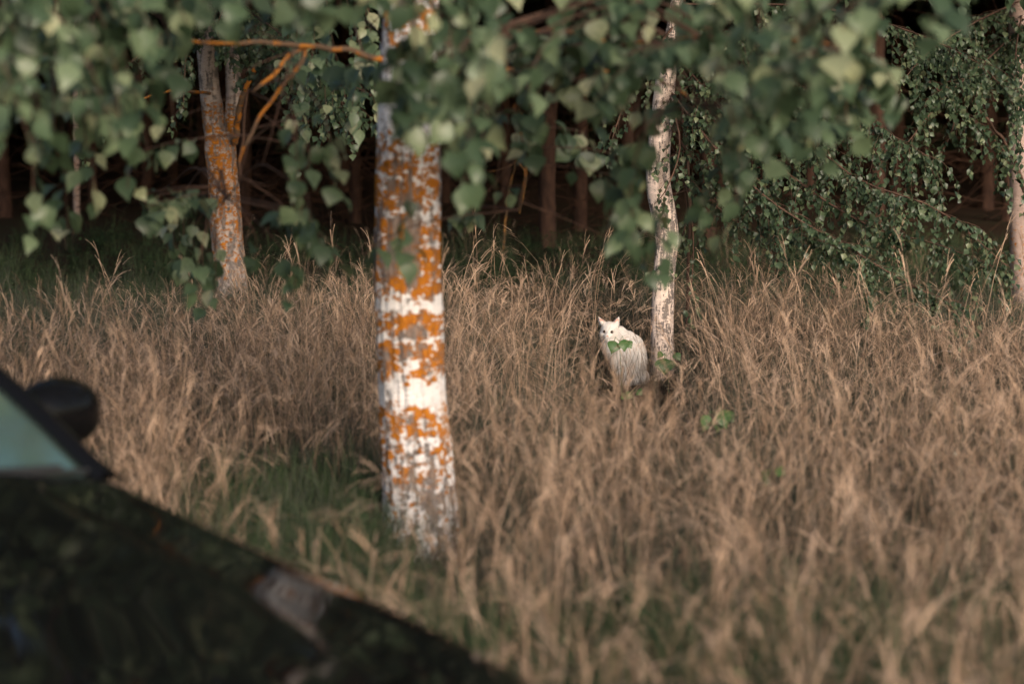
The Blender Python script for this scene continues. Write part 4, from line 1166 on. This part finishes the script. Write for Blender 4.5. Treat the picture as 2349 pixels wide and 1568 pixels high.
for _ in range(1300):
    y = rg.uniform(14.8, 20.5); x = rg.uniform(-1, 1)*(.26*y+.8)
    if blocked(x, y): continue
    grn.append((x, y, ground_z(x, y), 2, rg.uniform(.7, 1.1), rg.uniform(.5, 1.0)))
cnt = 0
while cnt < 7500:
    y = rg.uniform(3, 17.5); x = rg.uniform(-1, 1)*(.26*17.5+.8)
    if abs(x) > .26*y+.8 or blocked(x, y): continue
    cnt += 1
    X = x/y*FPX+1174.5; f = rg.uniform(.6, 1.15)
    if 1300 < X < 1620 and 11 < y < 15.4:
        if y > 13.2: continue
        f = .35
    if 850 < X < 1080 and 7.5 < y < 9.8: f = .35
    grn.append((x, y, ground_z(x, y), 2, rg.uniform(.8, 1.15), f))
scatter('green_grass', ['green', 'herb', 'sedge'], grn, 'green grass and low leafy herbs among the dry grass and at the wood edge', 'grass')

# ------------------------------------------------------------------ small things in the grass
def seedling(px, py, d, leaves, label, hgt_top=None):
    p = at(px, py, d); gz = ground_z(p.x, p.y)
    o = empty('seedling', (p.x, p.y, gz), label, 'plant')
    st_ = MB(); P = catmull([(.02, .01, -.02), (.012, .0, (p.z-gz)*.5), (0, 0, p.z-gz)], 8); V, F = tube(P, np.linspace(.0025, .0015, 8), 5); st_.add(V, f4=F)
    for (dx, dz, sz, ang, az) in leaves:
        q = Vector((dx/FPX*d, random.uniform(-.01, .01), p.z-gz-dz/FPX*d))
        lf = link('leaf', leaf_mesh(M['seedling'], random.randint(0, 6)), o)
        r_ = Matrix.Rotation(ang, 3, 'Y') @ Matrix.Rotation(az, 3, 'Z') @ Matrix.Rotation(-.2, 3, 'X')
        lf.matrix_local = Matrix.Translation(q) @ r_.to_4x4() @ Matrix.Diagonal((sz*1.25, sz, sz, 1))
        V, F = tube([(0, 0, p.z-gz-.012), tuple(q)], np.array([.0012, .001]), 4); st_.add(V, f4=F)
    link('stem', st_.mesh('stem', M['seedling']), o)
seedling(1420, 778, 14.55, [(-8, -6, .085, .35, .2), (8, -8, .075, -.2, .1), (2, 4, .055, -.1, .9), (14, 0, .055, -.5, .3)], 'small three-leaved seedling in front of the white cat')
seedling(1528, 812, 14.5, [(-3, -2, .105, .05, .1), (-10, -12, .05, .5, .5), (16, -8, .06, -.5, .3)], 'small seedling with one broad leaf in front of the slim birch base')
seedling(1640, 942, 11.6, [(-10, 0, .085, .5, .2), (10, -14, .095, -.35, .1), (2, 8, .07, .1, .6), (22, -2, .06, -.6, .2)], 'bright green seedling alone in the matted grass right of the cat')
seedling(1765, 1075, 9.9, [(0, 0, .05, .9, .3), (6, -4, .05, -.9, .5), (-6, 16, .04, .3, .2)], 'tiny pale green seedling low in the grass at centre right')
seedling(1450, 895, 13.6, [(0, 0, .05, .8, .3), (8, -3, .04, -.8, .3), (-12, 6, .04, .9, .3)], 'faint low seedling in the grass just under the cat')
M['petal'] = simple('petal', (.75, .76, .66), .8, .2)
for i, (px, py, d, lab) in enumerate([(1896, 1155, 9.9, 'tiny white flower in the grass at centre right, the brightest one'), (2256, 1125, 10.1, 'small white flower near the right edge above the bent grass head'), (2190, 1040, 10.9, 'tiny white flower furthest back near the right edge')]):
    p = at(px, py, d); gz = ground_z(p.x, p.y); o = empty('wild_flower', (p.x, p.y, gz), lab, 'flower')
    V, F = tube(catmull([(0.01, 0, -.02), (.006, .01, (p.z-gz)*.5), (0, 0, p.z-gz)], 7), np.full(7, .0013), 4); link('stem', mesh_np('stem', V, F, M['green']), o)
    for k in range(6):
        a = k*math.pi/3; c_ = Vector((0, -.004, p.z-gz)); e1 = Vector((math.cos(a), -.25, math.sin(a)))*.011; s_ = Vector((-math.sin(a), 0, math.cos(a)))*.004
        link('petal', mesh_np('petal', np.array([tuple(c_), tuple(c_+e1*.6-s_), tuple(c_+e1), tuple(c_+e1*.6+s_)]), np.array([(0, 1, 2, 3)]), M['petal']), o)
M['dry_twig'] = simple('bleached_twig', (.55, .50, .46), .8, .2)
o = empty('fallen_twig', tuple(Vector((at(2160, 820, 14.4).x, 14.4, ground_z(at(2160, 820, 14.4).x, 14.4)))), 'broken bleached twig lying on the grass near the right edge', 'twig')
for pts, r_ in (([(2105, 835), (2140, 815), (2165, 803)], .004), ([(2165, 803), (2180, 806), (2212, 811)], .0045)):
    P = catmull([tuple(at(a, b_, 14.4)-o.location) for a, b_ in pts], 8); V, F = tube(P, np.linspace(r_, r_*.5, 8), 6); link('twig_piece', mesh_np('twig_piece', V, F, M['dry_twig']), o)
